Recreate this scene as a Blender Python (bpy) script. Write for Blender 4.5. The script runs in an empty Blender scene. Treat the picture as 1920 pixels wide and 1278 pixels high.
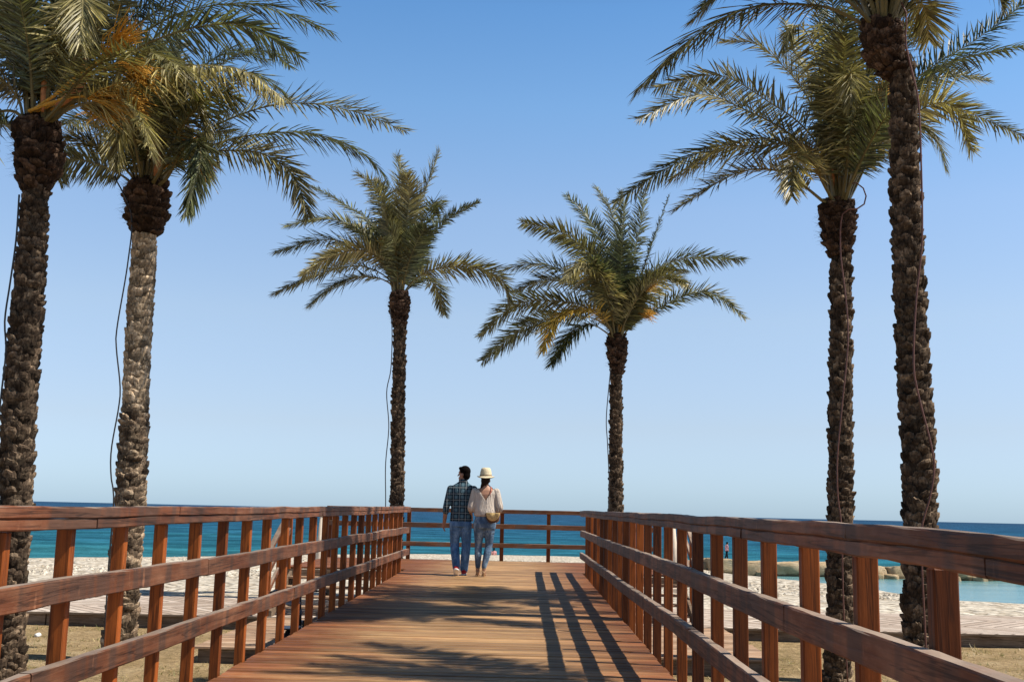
import bpy, bmesh, math, random
from mathutils import Vector, Matrix, noise
R = math.radians
scene = bpy.context.scene
COL = scene.collection

# ------------------------------------------------------------------ camera
F = 2050.0; PITCH = R(8.88); ROLL = R(1.30); YAW = R(0.67)
EYE = Vector((0, 0, 2.0))
_f0 = Vector((-math.sin(YAW), math.cos(YAW), 0))
FWD = (_f0*math.cos(PITCH) + Vector((0, 0, 1))*math.sin(PITCH)).normalized()
_W = Vector((math.cos(YAW), math.sin(YAW), 0)); _U = _W.cross(FWD)
RGT = _W*math.cos(ROLL) + _U*math.sin(ROLL)
UPV = _U*math.cos(ROLL) - _W*math.sin(ROLL)
cam = bpy.data.cameras.new('camera'); camo = bpy.data.objects.new('camera', cam); COL.objects.link(camo)
camo.matrix_world = Matrix(((RGT.x, UPV.x, -FWD.x, EYE.x), (RGT.y, UPV.y, -FWD.y, EYE.y), (RGT.z, UPV.z, -FWD.z, EYE.z), (0, 0, 0, 1)))
cam.sensor_width = 36; cam.sensor_fit = 'HORIZONTAL'; cam.lens = F/1920*36
cam.clip_start = 0.05; cam.clip_end = 120000
scene.camera = camo
# ------------------------------------------------------------------ light
SUND = Vector((0.72, -0.115, 1.0)).normalized()        # towards the sun
world = bpy.data.worlds.new('World'); scene.world = world; world.use_nodes = True
nt = world.node_tree; nt.nodes.clear()
sky = nt.nodes.new('ShaderNodeTexSky'); sky.sky_type = 'NISHITA'; sky.sun_disc = False
sky.sun_elevation = math.asin(SUND.z); sky.sun_rotation = math.atan2(SUND.x, SUND.y)
sky.altitude = 0; sky.air_density = 1.0; sky.dust_density = 0.3; sky.ozone_density = 2.0
bg = nt.nodes.new('ShaderNodeBackground'); bg.inputs[1].default_value = 0.107
ow = nt.nodes.new('ShaderNodeOutputWorld')
geo = nt.nodes.new('ShaderNodeTexCoord'); sp = nt.nodes.new('ShaderNodeSeparateXYZ'); nt.links.new(geo.outputs['Generated'], sp.inputs[0])
rmp = nt.nodes.new('ShaderNodeValToRGB'); nt.links.new(sp.outputs[2], rmp.inputs[0])
SKYTINT = [(0.0, (0.54, 0.78, 1.28)), (0.014, (0.575, 0.775, 1.22)), (0.077, (0.855, 0.851, 1.003)), (0.173, (1.190, 1.101, 1.085)), (0.268, (1.238, 1.231, 1.244)), (0.358, (1.016, 1.256, 1.351)), (0.437, (0.776, 1.142, 1.343)), (0.52, (0.32, 0.46, 0.54)), (0.62, (0.12, 0.15, 0.17)), (1.0, (0.07, 0.085, 0.095))]
while len(rmp.color_ramp.elements) < len(SKYTINT): rmp.color_ramp.elements.new(0.5)
for e_, (p_, c_) in zip(rmp.color_ramp.elements, SKYTINT): e_.position = p_; e_.color = (*c_, 1)
gm = nt.nodes.new('ShaderNodeMix'); gm.data_type = 'RGBA'; gm.blend_type = 'MULTIPLY'; gm.inputs[0].default_value = 1.0
nt.links.new(sky.outputs[0], gm.inputs[6]); nt.links.new(rmp.outputs[0], gm.inputs[7]); nt.links.new(gm.outputs[2], bg.inputs[0]); nt.links.new(bg.outputs[0], ow.inputs[0])
sl = bpy.data.lights.new('sun', 'SUN'); sl.energy = 5.0; sl.angle = R(0.5); sl.color = (1.0, 0.93, 0.82)
so = bpy.data.objects.new('sun', sl); COL.objects.link(so)
so.rotation_euler = (-SUND).to_track_quat('-Z', 'Y').to_euler(); so.location = (20, -5, 25)
scene.view_settings.view_transform = 'Standard'; scene.view_settings.look = 'None'
scene.view_settings.exposure = 0.388; scene.view_settings.gamma = 1.0
scene.cycles.max_bounces = 6; scene.cycles.transparent_max_bounces = 8

# ------------------------------------------------------------------ helpers
def ray(px, py):
    return (FWD*F + RGT*(px-960) - UPV*(py-639)).normalized()
def at_y(px, py, Y):
    d = ray(px, py); return EYE + d*((Y-EYE.y)/d.y)
def at_z(px, py, z):
    d = ray(px, py); return EYE + d*((z-EYE.z)/d.z)
def deck_z(y):
    return 0.795 + 0.0078*min(y, 19.9)
def at_deck(px, py):
    d = ray(px, py)
    t = (0.795-EYE.z)/(d.z-0.0078*d.y); return EYE + d*t

def tag(o, label=None, cat=None, group=None, kind=None):
    if label: o['label'] = label
    if cat: o['category'] = cat
    if group: o['group'] = group
    if kind: o['kind'] = kind
    return o
def empty(name, loc=(0, 0, 0), rz=0.0):
    o = bpy.data.objects.new(name, None); COL.objects.link(o); o.location = loc; o.rotation_euler = (0, 0, rz)
    o.empty_display_size = 0.2
    return o
def obj(name, bm, mat, parent=None, smooth=False, local=False):
    """link a bmesh; with a parent the mesh is in world space unless local"""
    me = bpy.data.meshes.new(name); bm.to_mesh(me); bm.free()
    if mat: me.materials.append(mat)
    if smooth:
        for p in me.polygons: p.use_smooth = True
    o = bpy.data.objects.new(name, me); COL.objects.link(o)
    if parent:
        o.parent = parent
        if not local:
            M = Matrix.LocRotScale(parent.location, parent.rotation_euler, None) if parent.parent is None else Matrix.LocRotScale(parent.parent.location, parent.parent.rotation_euler, None)
            o.data.transform(M.inverted())
    return o
def quadgrid(bm, rows, closed=False):
    vs = [[bm.verts.new(p) for p in r] for r in rows]
    fs = []
    for a, b in zip(vs, vs[1:]):
        n = len(a)
        for i in range(n if closed else n-1):
            fs.append(bm.faces.new((a[i], a[(i+1) % n], b[(i+1) % n], b[i])))
    return vs, fs
def box(bm, x0, x1, y0, y1, z0, z1, bev=0.0, M=None):
    bb = bmesh.new()
    v = [bb.verts.new((x, y, z)) for x in (x0, x1) for y in (y0, y1) for z in (z0, z1)]
    for f in ((0, 1, 3, 2), (4, 6, 7, 5), (0, 4, 5, 1), (2, 3, 7, 6), (0, 2, 6, 4), (1, 5, 7, 3)):
        bb.faces.new([v[i] for i in f])
    if bev > 0: bmesh.ops.bevel(bb, geom=bb.edges[:], offset=bev, segments=1, affect='EDGES')
    if M: bmesh.ops.transform(bb, matrix=M, verts=bb.verts)
    bmesh.ops.recalc_face_normals(bb, faces=bb.faces)
    merge(bm, bb)
def merge(bm, bb):
    m = {v: bm.verts.new(v.co) for v in bb.verts}
    for f in bb.faces: bm.faces.new([m[v] for v in f.verts])
    bb.free()
def frames(pts):
    out = []; n = len(pts); up = None
    for i in range(n):
        t = (pts[min(i+1, n-1)] - pts[max(i-1, 0)]).normalized()
        if up is None:
            up = Vector((0, 0, 1)) if abs(t.z) < 0.9 else Vector((0, 1, 0))
        up = (up - t*up.dot(t)).normalized()
        out.append((t, up, t.cross(up)))
    return out
def tube(bm, pts, rad, seg=8, cap=True):
    pts = [Vector(p) for p in pts]
    if not hasattr(rad, '__len__'): rad = [rad]*len(pts)
    fr = frames(pts)
    rows = [[p + (u*math.cos(2*math.pi*k/seg) + s*math.sin(2*math.pi*k/seg))*r for k in range(seg)] for p, (t, u, s), r in zip(pts, fr, rad)]
    vs, fs = quadgrid(bm, rows, True)
    if cap:
        bm.faces.new(vs[0][::-1]); bm.faces.new(vs[-1])
    return fs
def spline(P, n):
    P = [Vector(p) for p in P]
    if len(P) == 2: return [P[0].lerp(P[1], i/(n-1)) for i in range(n)]
    Q = [P[0]*2-P[1]] + P + [P[-1]*2-P[-2]]
    dense = []
    for i in range(1, len(Q)-2):
        a, b, c, d = Q[i-1:i+3]
        for k in range(12):
            t = k/12
            dense.append(0.5*((2*b) + (c-a)*t + (2*a-5*b+4*c-d)*t*t + (3*b-a-3*c+d)*t**3))
    dense.append(P[-1])
    L = [0]
    for a, b in zip(dense, dense[1:]): L.append(L[-1]+(b-a).length)
    out = []; j = 0
    for i in range(n):
        s = L[-1]*i/(n-1)
        while j < len(L)-2 and L[j+1] < s: j += 1
        w = (s-L[j])/max(L[j+1]-L[j], 1e-9)
        out.append(dense[j].lerp(dense[j+1], min(max(w, 0), 1)))
    return out
def interp(x, xs, ys):
    if x <= xs[0]: return ys[0]
    for a, b, c, d in zip(xs, xs[1:], ys, ys[1:]):
        if x <= b: return c + (d-c)*(x-a)/(b-a)
    return ys[-1]

# ------------------------------------------------------------------ materials
class Mat:
    def __init__(s, name, rough=0.7, spec=0.3):
        s.m = bpy.data.materials.new(name); s.m.use_nodes = True
        s.t = s.m.node_tree; s.b = s.t.nodes['Principled BSDF']
        s.b.inputs['Roughness'].default_value = rough; s.b.inputs['Specular IOR Level'].default_value = spec
        s.tc = None
    def n(s, typ, **kw):
        nd = s.t.nodes.new('ShaderNode'+typ)
        for k, v in kw.items(): setattr(nd, k, v)
        return nd
    def link(s, a, b): s.t.links.new(a, b)
    def coord(s, scale=(1, 1, 1), space='Object', rot=(0, 0, 0)):
        if not s.tc: s.tc = s.n('TexCoord')
        mp = s.n('Mapping'); mp.inputs['Scale'].default_value = scale; mp.inputs['Rotation'].default_value = rot
        s.link(s.tc.outputs[space], mp.inputs[0]); return mp.outputs[0]
    def noise(s, co, scale, detail=4, rough=0.6, dist=0.0):
        nd = s.n('TexNoise'); s.link(co, nd.inputs['Vector'])
        nd.inputs['Scale'].default_value = scale; nd.inputs['Detail'].default_value = detail
        nd.inputs['Roughness'].default_value = rough; nd.inputs['Distortion'].default_value = dist
        return nd.outputs[0]
    def ramp(s, fac, stops, interp='LINEAR'):
        nd = s.n('ValToRGB'); nd.color_ramp.interpolation = interp
        e = nd.color_ramp.elements
        while len(e) < len(stops): e.new(0.5)
        for el, (p, c) in zip(e, stops):
            el.position = p; el.color = (c, c, c, 1) if not hasattr(c, '__len__') else (*c, 1)
        s.link(fac, nd.inputs[0]); return nd.outputs[0]
    def mix(s, fac, a, b, mode='MIX'):
        nd = s.n('Mix', data_type='RGBA', blend_type=mode)
        for k, v in ((0, fac), (6, a), (7, b)):
            if hasattr(v, 'node'): s.link(v, nd.inputs[k])
            elif hasattr(v, '__len__'): nd.inputs[k].default_value = (*v, 1)
            else: nd.inputs[k].default_value = v
        return nd.outputs[2]
    def math(s, op, a, b=0.0, c=None):
        nd = s.n('Math', operation=op)
        for k, v in ((0, a), (1, b), (2, c)):
            if v is None: continue
            if hasattr(v, 'node'): s.link(v, nd.inputs[k])
            else: nd.inputs[k].default_value = v
        return nd.outputs[0]
    def attr(s, name):
        nd = s.n('Attribute', attribute_name=name); return nd
    def sep(s, co):
        nd = s.n('SeparateXYZ'); s.link(co, nd.inputs[0]); return nd.outputs
    def color(s, v):
        if hasattr(v, 'node'): s.link(v, s.b.inputs['Base Color'])
        else: s.b.inputs['Base Color'].default_value = (*v, 1)
    def bump(s, h, strength=0.5, dist=0.01):
        nd = s.n('Bump'); nd.inputs['Strength'].default_value = strength; nd.inputs['Distance'].default_value = dist
        s.link(h, nd.inputs['Height']); s.link(nd.outputs[0], s.b.inputs['Normal'])

def simple(name, col, rough=0.7, spec=0.3, var=0.25, scale=20, bump=0.0):
    M = Mat(name, rough, spec); co = M.coord()
    nz = M.noise(co, scale)
    dark = tuple(c*(1-var) for c in col); lite = tuple(min(1, c*(1+var)) for c in col)
    M.color(M.ramp(nz, [(0.3, dark), (0.7, lite)]))
    if bump: M.bump(nz, bump, 0.01)
    return M.m

def wood(name, base, worn, grey, along='Y', wear=(0.42, 0.62), tonevar=0.35, rough=0.62, spec=0.25, patch=True, top=None):
    M = Mat(name, rough, spec)
    st = {'X': (1.3, 45, 45), 'Y': (45, 1.3, 45), 'Z': (45, 45, 1.3)}[along]
    grain = M.noise(M.coord(st), 1.0, 6, 0.65, 0.4)
    pt = {'X': (2.2, 7, 7), 'Y': (7, 2.2, 7), 'Z': (7, 7, 2.2)}[along]
    pn = M.noise(M.coord(pt), 1.0, 5, 0.7)
    big = M.noise(M.coord((0.9, 0.9, 0.9)), 1.0, 2)
    c = M.mix(M.ramp(pn, [(wear[0], 0.0), (wear[1], 1.0)]), base, worn)
    if patch:
        bt = {'X': (5, .4, .4), 'Y': (.4, 5, .4), 'Z': (.4, .4, 5)}[along]
        bn = M.noise(M.coord(bt), 1.0, 2, 0.5)
        c = M.mix(M.ramp(bn, [(0.50, 0.0), (0.60, 0.7)]), c, grey)
        b2 = M.noise(M.coord(tuple(v*2.6 if v > 1 else v*9 for v in bt)), 1.0, 3, 0.6)
        c = M.mix(M.ramp(b2, [(0.66, 0.0), (0.74, 0.65)]), c, tuple(v*1.5 for v in worn))
    c = M.mix(1.0, c, M.ramp(grain, [(0.25, 0.45), (0.5, 0.95), (0.8, 1.3)]), 'MULTIPLY')
    ct = {'X': (.5, 16, 16), 'Y': (16, .5, 16), 'Z': (16, 16, .5)}[along]
    cr = M.noise(M.coord(ct), 1.0, 4, 0.55, 0.6)
    c = M.mix(1.0, c, M.ramp(cr, [(0.475, 1.0), (0.494, 0.48), (0.503, 0.48), (0.520, 1.0)]), 'MULTIPLY')
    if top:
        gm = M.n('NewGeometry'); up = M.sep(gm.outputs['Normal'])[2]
        c = M.mix(M.math('MULTIPLY', M.ramp(up, [(0.75, 0.0), (0.92, 1.0)]), M.ramp(pn, [(0.3, .45), (0.6, .95)])), c, top)  # upward faces paler: weathered grey plus sunlit top highlight put into the colour
    at = M.attr('tone')
    tn = M.ramp(at.outputs['Fac'], [(0.0, 1-tonevar), (1.0, 1+tonevar)])
    c = M.mix(1.0, c, tn, 'MULTIPLY')
    M.color(c); M.bump(M.math('ADD', grain, M.math('MULTIPLY', pn, 0.6)), 0.45, 0.006)
    return M.m

def set_tone(o, fn):
    """one random tone per loose piece / per whole object, stored on corners"""
    me = o.data
    a = me.attributes.new('tone', 'FLOAT', 'FACE')
    a.data.foreach_set('value', [fn(p) for p in me.polygons])

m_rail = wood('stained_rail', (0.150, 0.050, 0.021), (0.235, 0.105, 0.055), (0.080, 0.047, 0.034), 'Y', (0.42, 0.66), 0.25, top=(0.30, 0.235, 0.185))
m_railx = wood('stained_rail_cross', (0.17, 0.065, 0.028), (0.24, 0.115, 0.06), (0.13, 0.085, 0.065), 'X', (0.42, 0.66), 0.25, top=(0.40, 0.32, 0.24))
m_post = wood('stained_post', (0.19, 0.046, 0.007), (0.27, 0.070, 0.011), (0.13, 0.034, 0.008), 'Z', (0.40, 0.65), 0.62, patch=False)
m_land = wood('landing_planks', (0.34, 0.20, 0.12), (0.46, 0.33, 0.23), (0.33, 0.27, 0.22), 'X', (0.35, 0.65), 0.25, 0.8, 0.15, patch=False)
m_beam = wood('grey_beam', (0.16, 0.11, 0.075), (0.24, 0.18, 0.13), (0.2, 0.18, 0.15), 'X', (0.4, 0.65), 0.2, 0.8, 0.1, patch=False)

def deck_material():
    M = Mat('deck_boards', 0.6, 0.25)
    grain = M.noise(M.coord((1.6, 60, 60)), 1.0, 6, 0.65, 0.3)
    pn = M.noise(M.coord((2.0, 5, 5)), 1.0, 5, 0.7)
    x = M.sep(M.coord())[0]
    wob = M.math('ADD', x, M.math('MULTIPLY', M.math('SUBTRACT', pn, 0.5), 1.5))
    r = M.math('ABSOLUTE', M.math('ADD', wob, 0.42))
    wear = M.ramp(M.math('DIVIDE', r, 1.6), [(0.35, 1.0), (0.95, 0.0)])
    wear = M.mix(1.0, wear, M.ramp(pn, [(0.3, 0.55), (0.6, 1.0)]), 'MULTIPLY')
    fine = M.noise(M.coord((0.8, 190, 10)), 1.0, 3, 0.7)
    c = M.mix(wear, (0.235, 0.085, 0.032), (0.46, 0.275, 0.128))
    c = M.mix(1.0, c, M.ramp(fine, [(0.32, 0.50), (0.5, 1.0), (0.7, 1.18)]), 'MULTIPLY')
    bl = M.noise(M.coord((0.7, 1.6, 1)), 1.0, 6, 0.7)
    c = M.mix(1.0, c, M.ramp(bl, [(0.32, 0.62), (0.5, 1.0), (0.68, 1.18)]), 'MULTIPLY')
    c = M.mix(1.0, c, M.ramp(grain, [(0.22, 0.42), (0.5, 0.92), (0.8, 1.2)]), 'MULTIPLY')
    tn = M.ramp(M.attr('tone').outputs['Fac'], [(0.0, 0.62), (1.0, 1.28)])
    c = M.mix(1.0, c, tn, 'MULTIPLY')
    M.color(c); M.bump(grain, 0.5, 0.006)
    return M.m
m_deck = deck_material()

def ground_material():
    M = Mat('dry_ground', 0.95, 0.05)
    a = M.noise(M.coord(), 0.9, 8, 0.7); b = M.noise(M.coord(), 14, 6, 0.75); c_ = M.noise(M.coord((1, 1, 1)), 70, 4, 0.8)
    c = M.ramp(a, [(0.32, (0.25, 0.19, 0.09)), (0.5, (0.42, 0.30, 0.165)), (0.68, (0.52, 0.40, 0.24))])
    c = M.mix(1.0, c, M.ramp(b, [(0.3, 0.42), (0.52, 1.0), (0.72, 1.45)]), 'MULTIPLY')
    c = M.mix(1.0, c, M.ramp(c_, [(0.3, 0.65), (0.6, 1.1)]), 'MULTIPLY')
    M.color(c); M.bump(M.math('ADD', b, M.math('MULTIPLY', c_, 0.5)), 0.9, 0.05)
    return M.m
def pebble_material():
    M = Mat('white_pebbles', 0.85, 0.15)
    v = M.n('TexVoronoi'); v.inputs['Scale'].default_value = 5.0; M.link(M.coord((1, .8, 1)), v.inputs['Vector'])
    big = M.noise(M.coord((0.25, 1, 1)), 0.35, 4, 0.6)
    tone = M.noise(M.coord(), 9, 4, 0.8)
    col = M.ramp(M.sep(v.outputs['Color'])[0], [(0.0, (0.42, 0.35, 0.26)), (0.5, (0.62, 0.55, 0.45)), (1.0, (0.74, 0.68, 0.58))])
    gap = M.ramp(v.outputs['Distance'], [(0.45, 1.0), (0.85, 0.35)])
    c = M.mix(1.0, col, gap, 'MULTIPLY')
    c = M.mix(1.0, c, M.ramp(tone, [(0.3, 0.72), (0.55, 1.0)]), 'MULTIPLY')
    fl = M.noise(M.coord((1, .45, 1)), 5.5, 3, 0.7)
    c = M.mix(M.ramp(fl, [(0.60, 0.0), (0.66, 0.75)]), c, (0.16, 0.12, 0.085))
    c = M.mix(M.ramp(big, [(0.55, 0.0), (0.7, 0.5)]), c, (0.52, 0.42, 0.30))
    M.color(c)
    inv = M.math('SUBTRACT', 1.0, v.outputs['Distance'])
    M.bump(inv, 0.8, 0.05)
    return M.m
def sea_material():
    M = Mat('sea_water', 0.35, 0.0)
    p = M.sep(M.coord())
    d = M.math('DIVIDE', M.math('LOGARITHM', M.math('MAXIMUM', p[1], 1.0), 10.0), 4.5)    # log distance from the shore
    sw = M.noise(M.coord((0.006, 0.05, 1)), 1.0, 4, 0.6)
    d2 = M.math('ADD', d, M.math('MULTIPLY', M.math('SUBTRACT', sw, 0.5), 0.10))
    c = M.ramp(d2, [(0.40, (0.058, 0.225, 0.250)), (0.455, (0.028, 0.148, 0.205)), (0.52, (0.023, 0.108, 0.188)), (0.62, (0.024, 0.083, 0.165)), (0.80, (0.027, 0.070, 0.140))])
    w1 = M.noise(M.coord((0.22, 0.9, 1)), 1.0, 6, 0.7, 0.5)
    w2 = M.noise(M.coord((0.07, 0.10, 1)), 1.0, 7, 0.72, 0.3)
    rip = M.math('ADD', M.math('MULTIPLY', w1, 0.5), w2)
    c = M.mix(1.0, c, M.ramp(rip, [(0.55, 0.42), (0.74, 0.92), (0.95, 1.75)]), 'MULTIPLY')
    M.color(c); M.bump(rip, 1.0, 1.4)
    return M.m
def lagoon_material():
    M = Mat('shallow_water', 0.18, 0.4)
    w1 = M.noise(M.coord((0.6, 2.2, 1)), 1.0, 5, 0.7, 0.4)
    c = M.ramp(M.noise(M.coord((0.06, 0.25, 1)), 1.0, 4), [(0.35, (0.085, 0.24, 0.27)), (0.65, (0.17, 0.34, 0.36))])
    M.color(c); M.bump(w1, 0.35, 0.2)
    return M.m
def rock_material():
    M = Mat('tan_rock', 0.9, 0.1)
    a = M.noise(M.coord(), 1.2, 8, 0.7); b = M.noise(M.coord((1, 1, 3)), 5, 6, 0.75)
    z = M.sep(M.coord(space='Generated'))[2]
    c = M.ramp(a, [(0.3, (0.26, 0.185, 0.11)), (0.5, (0.46, 0.345, 0.21)), (0.7, (0.58, 0.47, 0.33))])
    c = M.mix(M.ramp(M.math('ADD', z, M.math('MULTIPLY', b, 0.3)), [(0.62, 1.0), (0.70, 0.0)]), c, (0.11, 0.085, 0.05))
    M.color(c); M.bump(b, 0.9, 0.15)
    return M.m
def promenade_material():
    M = Mat('promenade_boards', 0.85, 0.12)
    p = M.sep(M.coord())
    X, Y = p[0], p[1]
    # herringbone: diagonal boards that flip direction every 1.15 m across
    yy = M.math('PINGPONG', Y, 1.15)
    s = M.math('ADD', X, M.math('MULTIPLY', yy, 1.0))
    q = M.math('DIVIDE', s, 0.26)
    fr = M.math('FRACT', q)
    line = M.math('LESS_THAN', fr, 0.17)
    idn = M.n('TexWhiteNoise'); idn.noise_dimensions = '1D'; M.link(M.math('FLOOR', q), idn.inputs['W'])
    g = M.noise(M.coord((6, 6, 1)), 1.0, 5, 0.7)
    c = M.ramp(idn.outputs[0], [(0.0, (0.38, 0.30, 0.24)), (0.5, (0.50, 0.41, 0.345)), (1.0, (0.58, 0.50, 0.43))])
    c = M.mix(1.0, c, M.ramp(g, [(0.3, 0.75), (0.7, 1.15)]), 'MULTIPLY')
    c = M.mix(line, c, (0.09, 0.065, 0.05))
    M.color(c)
    return M.m
def bark_material(name, cols, fib=1.0):
    M = Mat(name, 0.9, 0.12)
    a = M.noise(M.coord((1, 1, 1)), 9, 6, 0.75)
    b = M.noise(M.coord((38, 38, 7)), 1.0, 5, 0.7)
    c = M.ramp(a, [(0.3, cols[0]), (0.5, cols[1]), (0.72, cols[2])])
    c = M.mix(1.0, c, M.ramp(b, [(0.3, 0.45), (0.5, 0.95), (0.75, 1.4)]), 'MULTIPLY')
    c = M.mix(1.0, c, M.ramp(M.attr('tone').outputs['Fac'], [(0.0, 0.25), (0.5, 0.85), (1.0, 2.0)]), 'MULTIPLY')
    M.color(c); M.bump(b, 0.9, 0.012)
    return M.m
def leaf_material():
    M = Mat('palm_leaf', 0.42, 0.35)
    at = M.attr('leafcol')
    nz = M.noise(M.coord(), 3.0, 3)
    c = M.mix(1.0, at.outputs['Color'], M.ramp(nz, [(0.3, 0.7), (0.7, 1.3)]), 'MULTIPLY')
    M.color(c)
    tr = M.n('BsdfTranslucent'); M.link(M.mix(1.0, c, (1.25, 1.3, 0.75), 'MULTIPLY'), tr.inputs[0])
    ms = M.n('MixShader'); ms.inputs[0].default_value = 0.22
    M.link(M.b.outputs[0], ms.inputs[1]); M.link(tr.outputs[0], ms.inputs[2])
    M.link(ms.outputs[0], M.t.nodes['Material Output'].inputs[0])
    return M.m
m_ground = ground_material(); m_pebble = pebble_material(); m_sea = sea_material(); m_lagoon = lagoon_material()
m_rock = rock_material(); m_prom = promenade_material(); m_leaf = leaf_material()
m_bark = bark_material('palm_bark', [(0.028, 0.019, 0.013), (0.095, 0.065, 0.043), (0.28, 0.205, 0.135)])
m_barkmid = bark_material('palm_bark_light', [(0.055, 0.038, 0.026), (0.19, 0.134, 0.088), (0.46, 0.355, 0.24)])
m_barkpale = bark_material('palm_bark_pale', [(0.20, 0.14, 0.09), (0.50, 0.37, 0.24), (0.72, 0.58, 0.42)])
m_boot = bark_material('palm_leaf_bases', [(0.022, 0.013, 0.009), (0.065, 0.038, 0.025), (0.15, 0.10, 0.065)])
m_flower = simple('palm_flower', (0.50, 0.27, 0.045), 0.7, 0.2, 0.3, 30)
m_spathe = simple('palm_sheath', (0.42, 0.17, 0.06), 0.6, 0.25, 0.35, 12)
m_hose_b = simple('black_hose', (0.025, 0.022, 0.022), 0.5, 0.4, 0.2)
m_hose_r = simple('brown_hose', (0.13, 0.055, 0.04), 0.5, 0.4, 0.25)

# ------------------------------------------------------------------ setting
random.seed(5)
def fbm(x, y, s, o=4):
    return noise.fractal(Vector((x*s, y*s, 3.1)), 1.0, 2.0, o)
def shore(x):
    return interp(x, [-400, -60, -36.5, -32, -29, -20, -11, 0, 6.7, 10.5, 12.9, 13.6, 14.3, 17, 20, 28, 60, 400],
                     [60, 70, 78, 85, 94, 107, 115, 118, 118, 108, 94, 79, 69, 66, 64, 61.5, 56, 50])
bm = bmesh.new()
rows = []
ys = [-60, -30, -12, -4] + [0.6*i for i in range(0, 38)] + [23.2]
for y in ys:
    rows.append([(x, y, 0.03*fbm(x, y, 0.35) if y < 22 else -0.05) for x in ([-300, -120, -60] + [-30+0.75*k for k in range(81)] + [60, 120, 300])])
quadgrid(bm, rows)
g = obj('ground', bm, m_ground, smooth=True); tag(g, kind='structure')
bm = bmesh.new(); rows = []
XS = [-400, -200, -120, -90, -70] + [-60+1.0*k for k in range(70)]+[10+0.35*k for k in range(29)]+[20.5+1.0*k for k in range(40)] + [70, 90, 120, 200, 400]
for j in range(150):
    y = 22.4 + 0.72*j
    row = []
    for x in XS:
        sy = shore(x) + 1.2*fbm(x, 0, 0.12)
        u = (y-22.4)/(sy-22.4)
        if u <= 1: z = -0.06 - 2.44*(u**1.15)
        else: z = -2.5 - 0.10*(y-sy)
        z = max(z, -4.5)
        # low berm ridges left by the waves
        if 0 < u < 1.02: z += 0.16*math.sin(u*23 + 1.5*fbm(x, y, 0.05))*min(1, 6*u)*max(0, 1.02-u)**0.5
        z += 0.03*fbm(x, y, 0.5, 5)*min(1, u*5)
        row.append((x, y, z))
    rows.append(row)
quadgrid(bm, rows)
o = obj('beach', bm, m_pebble, smooth=True); tag(o, kind='structure')
# loose larger pebbles on the beach: nobody could count them
def stone(bb, c, r, sq=0.6):
    v = []
    rz = random.random()*6.28
    for k in range(6):
        a = rz + k*math.pi/3
        v.append(bb.verts.new(c + Vector((math.cos(a)*r*random.uniform(.7, 1.2), math.sin(a)*r*random.uniform(.7, 1.2), 0))))
    t = bb.verts.new(c + Vector((random.uniform(-.2, .2)*r, random.uniform(-.2, .2)*r, r*sq)))
    for k in range(6): bb.faces.new((v[k], v[(k+1) % 6], t))
bm = bmesh.new()
def beach_z(x, y):
    u = (y-22.4)/(shore(x)-22.4); return -0.06-2.44*(max(u, 0)**1.15)
for k in range(9000):
    y = 22.5 + 60*random.random()**1.6; x = random.uniform(-0.55, 0.55)*y*0.98
    if y > shore(x)-1: continue
    z = beach_z(x, y)
    stone(bm, Vector((x, y, z-0.02)), random.uniform(.03, .08)*(1+y/90), random.uniform(.4, .9))
o = obj('loose_pebbles', bm, m_pebble); tag(o, 'loose white pebbles scattered over the beach', 'pebbles', kind='stuff')
# sea and lagoon
bm = bmesh.new()
yy = [45, 80, 120, 200, 400, 900, 2500, 8000, 50000]
quadgrid(bm, [[(x*max(1, y/200), y, 0) for x in (-900, -300, -100, 0, 100, 300, 900)] for y in yy])
o = obj('sea', bm, m_sea); o.location = (0, 0, -2.5); tag(o, kind='structure')
bm = bmesh.new()
quadgrid(bm, [[(x, y, 0) for x in (12.0, 25, 45, 80)] for y in (48, 60, 75, 88.5)])
o = obj('lagoon', bm, m_lagoon); o.location = (0, 0, -2.45); tag(o, kind='structure')
# promenade (boardwalk running along the beach)
bm = bmesh.new()
PZ = 0.22
def sheet(bm, x0, x1, y0, y1, z, n=1):
    quadgrid(bm, [[(x0+(x1-x0)*i/n, y, z) for i in range(n+1)] for y in (y0, y1)])
sheet(bm, -60, 60, 18.3, 21.9, PZ, 20)
o = obj('promenade', bm, m_prom); tag(o, kind='structure')
bm = bmesh.new()
for k in range(44):
    x0 = -60+k*2.75
    box(bm, x0+0.01, x0+2.74, 18.34, 18.42, -0.1, PZ-0.035, 0.006)
    box(bm, x0, x0+2.75, 18.27, 18.42, PZ-0.034, PZ-0.004)
box(bm, -60, 60, 21.82, 21.95, -0.3, PZ-0.006)
o = obj('promenade_kerb', bm, m_beam); tag(o, kind='structure'); set_tone(o, lambda p: random.Random(int(p.center.x/2.75+99)).random())

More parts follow.
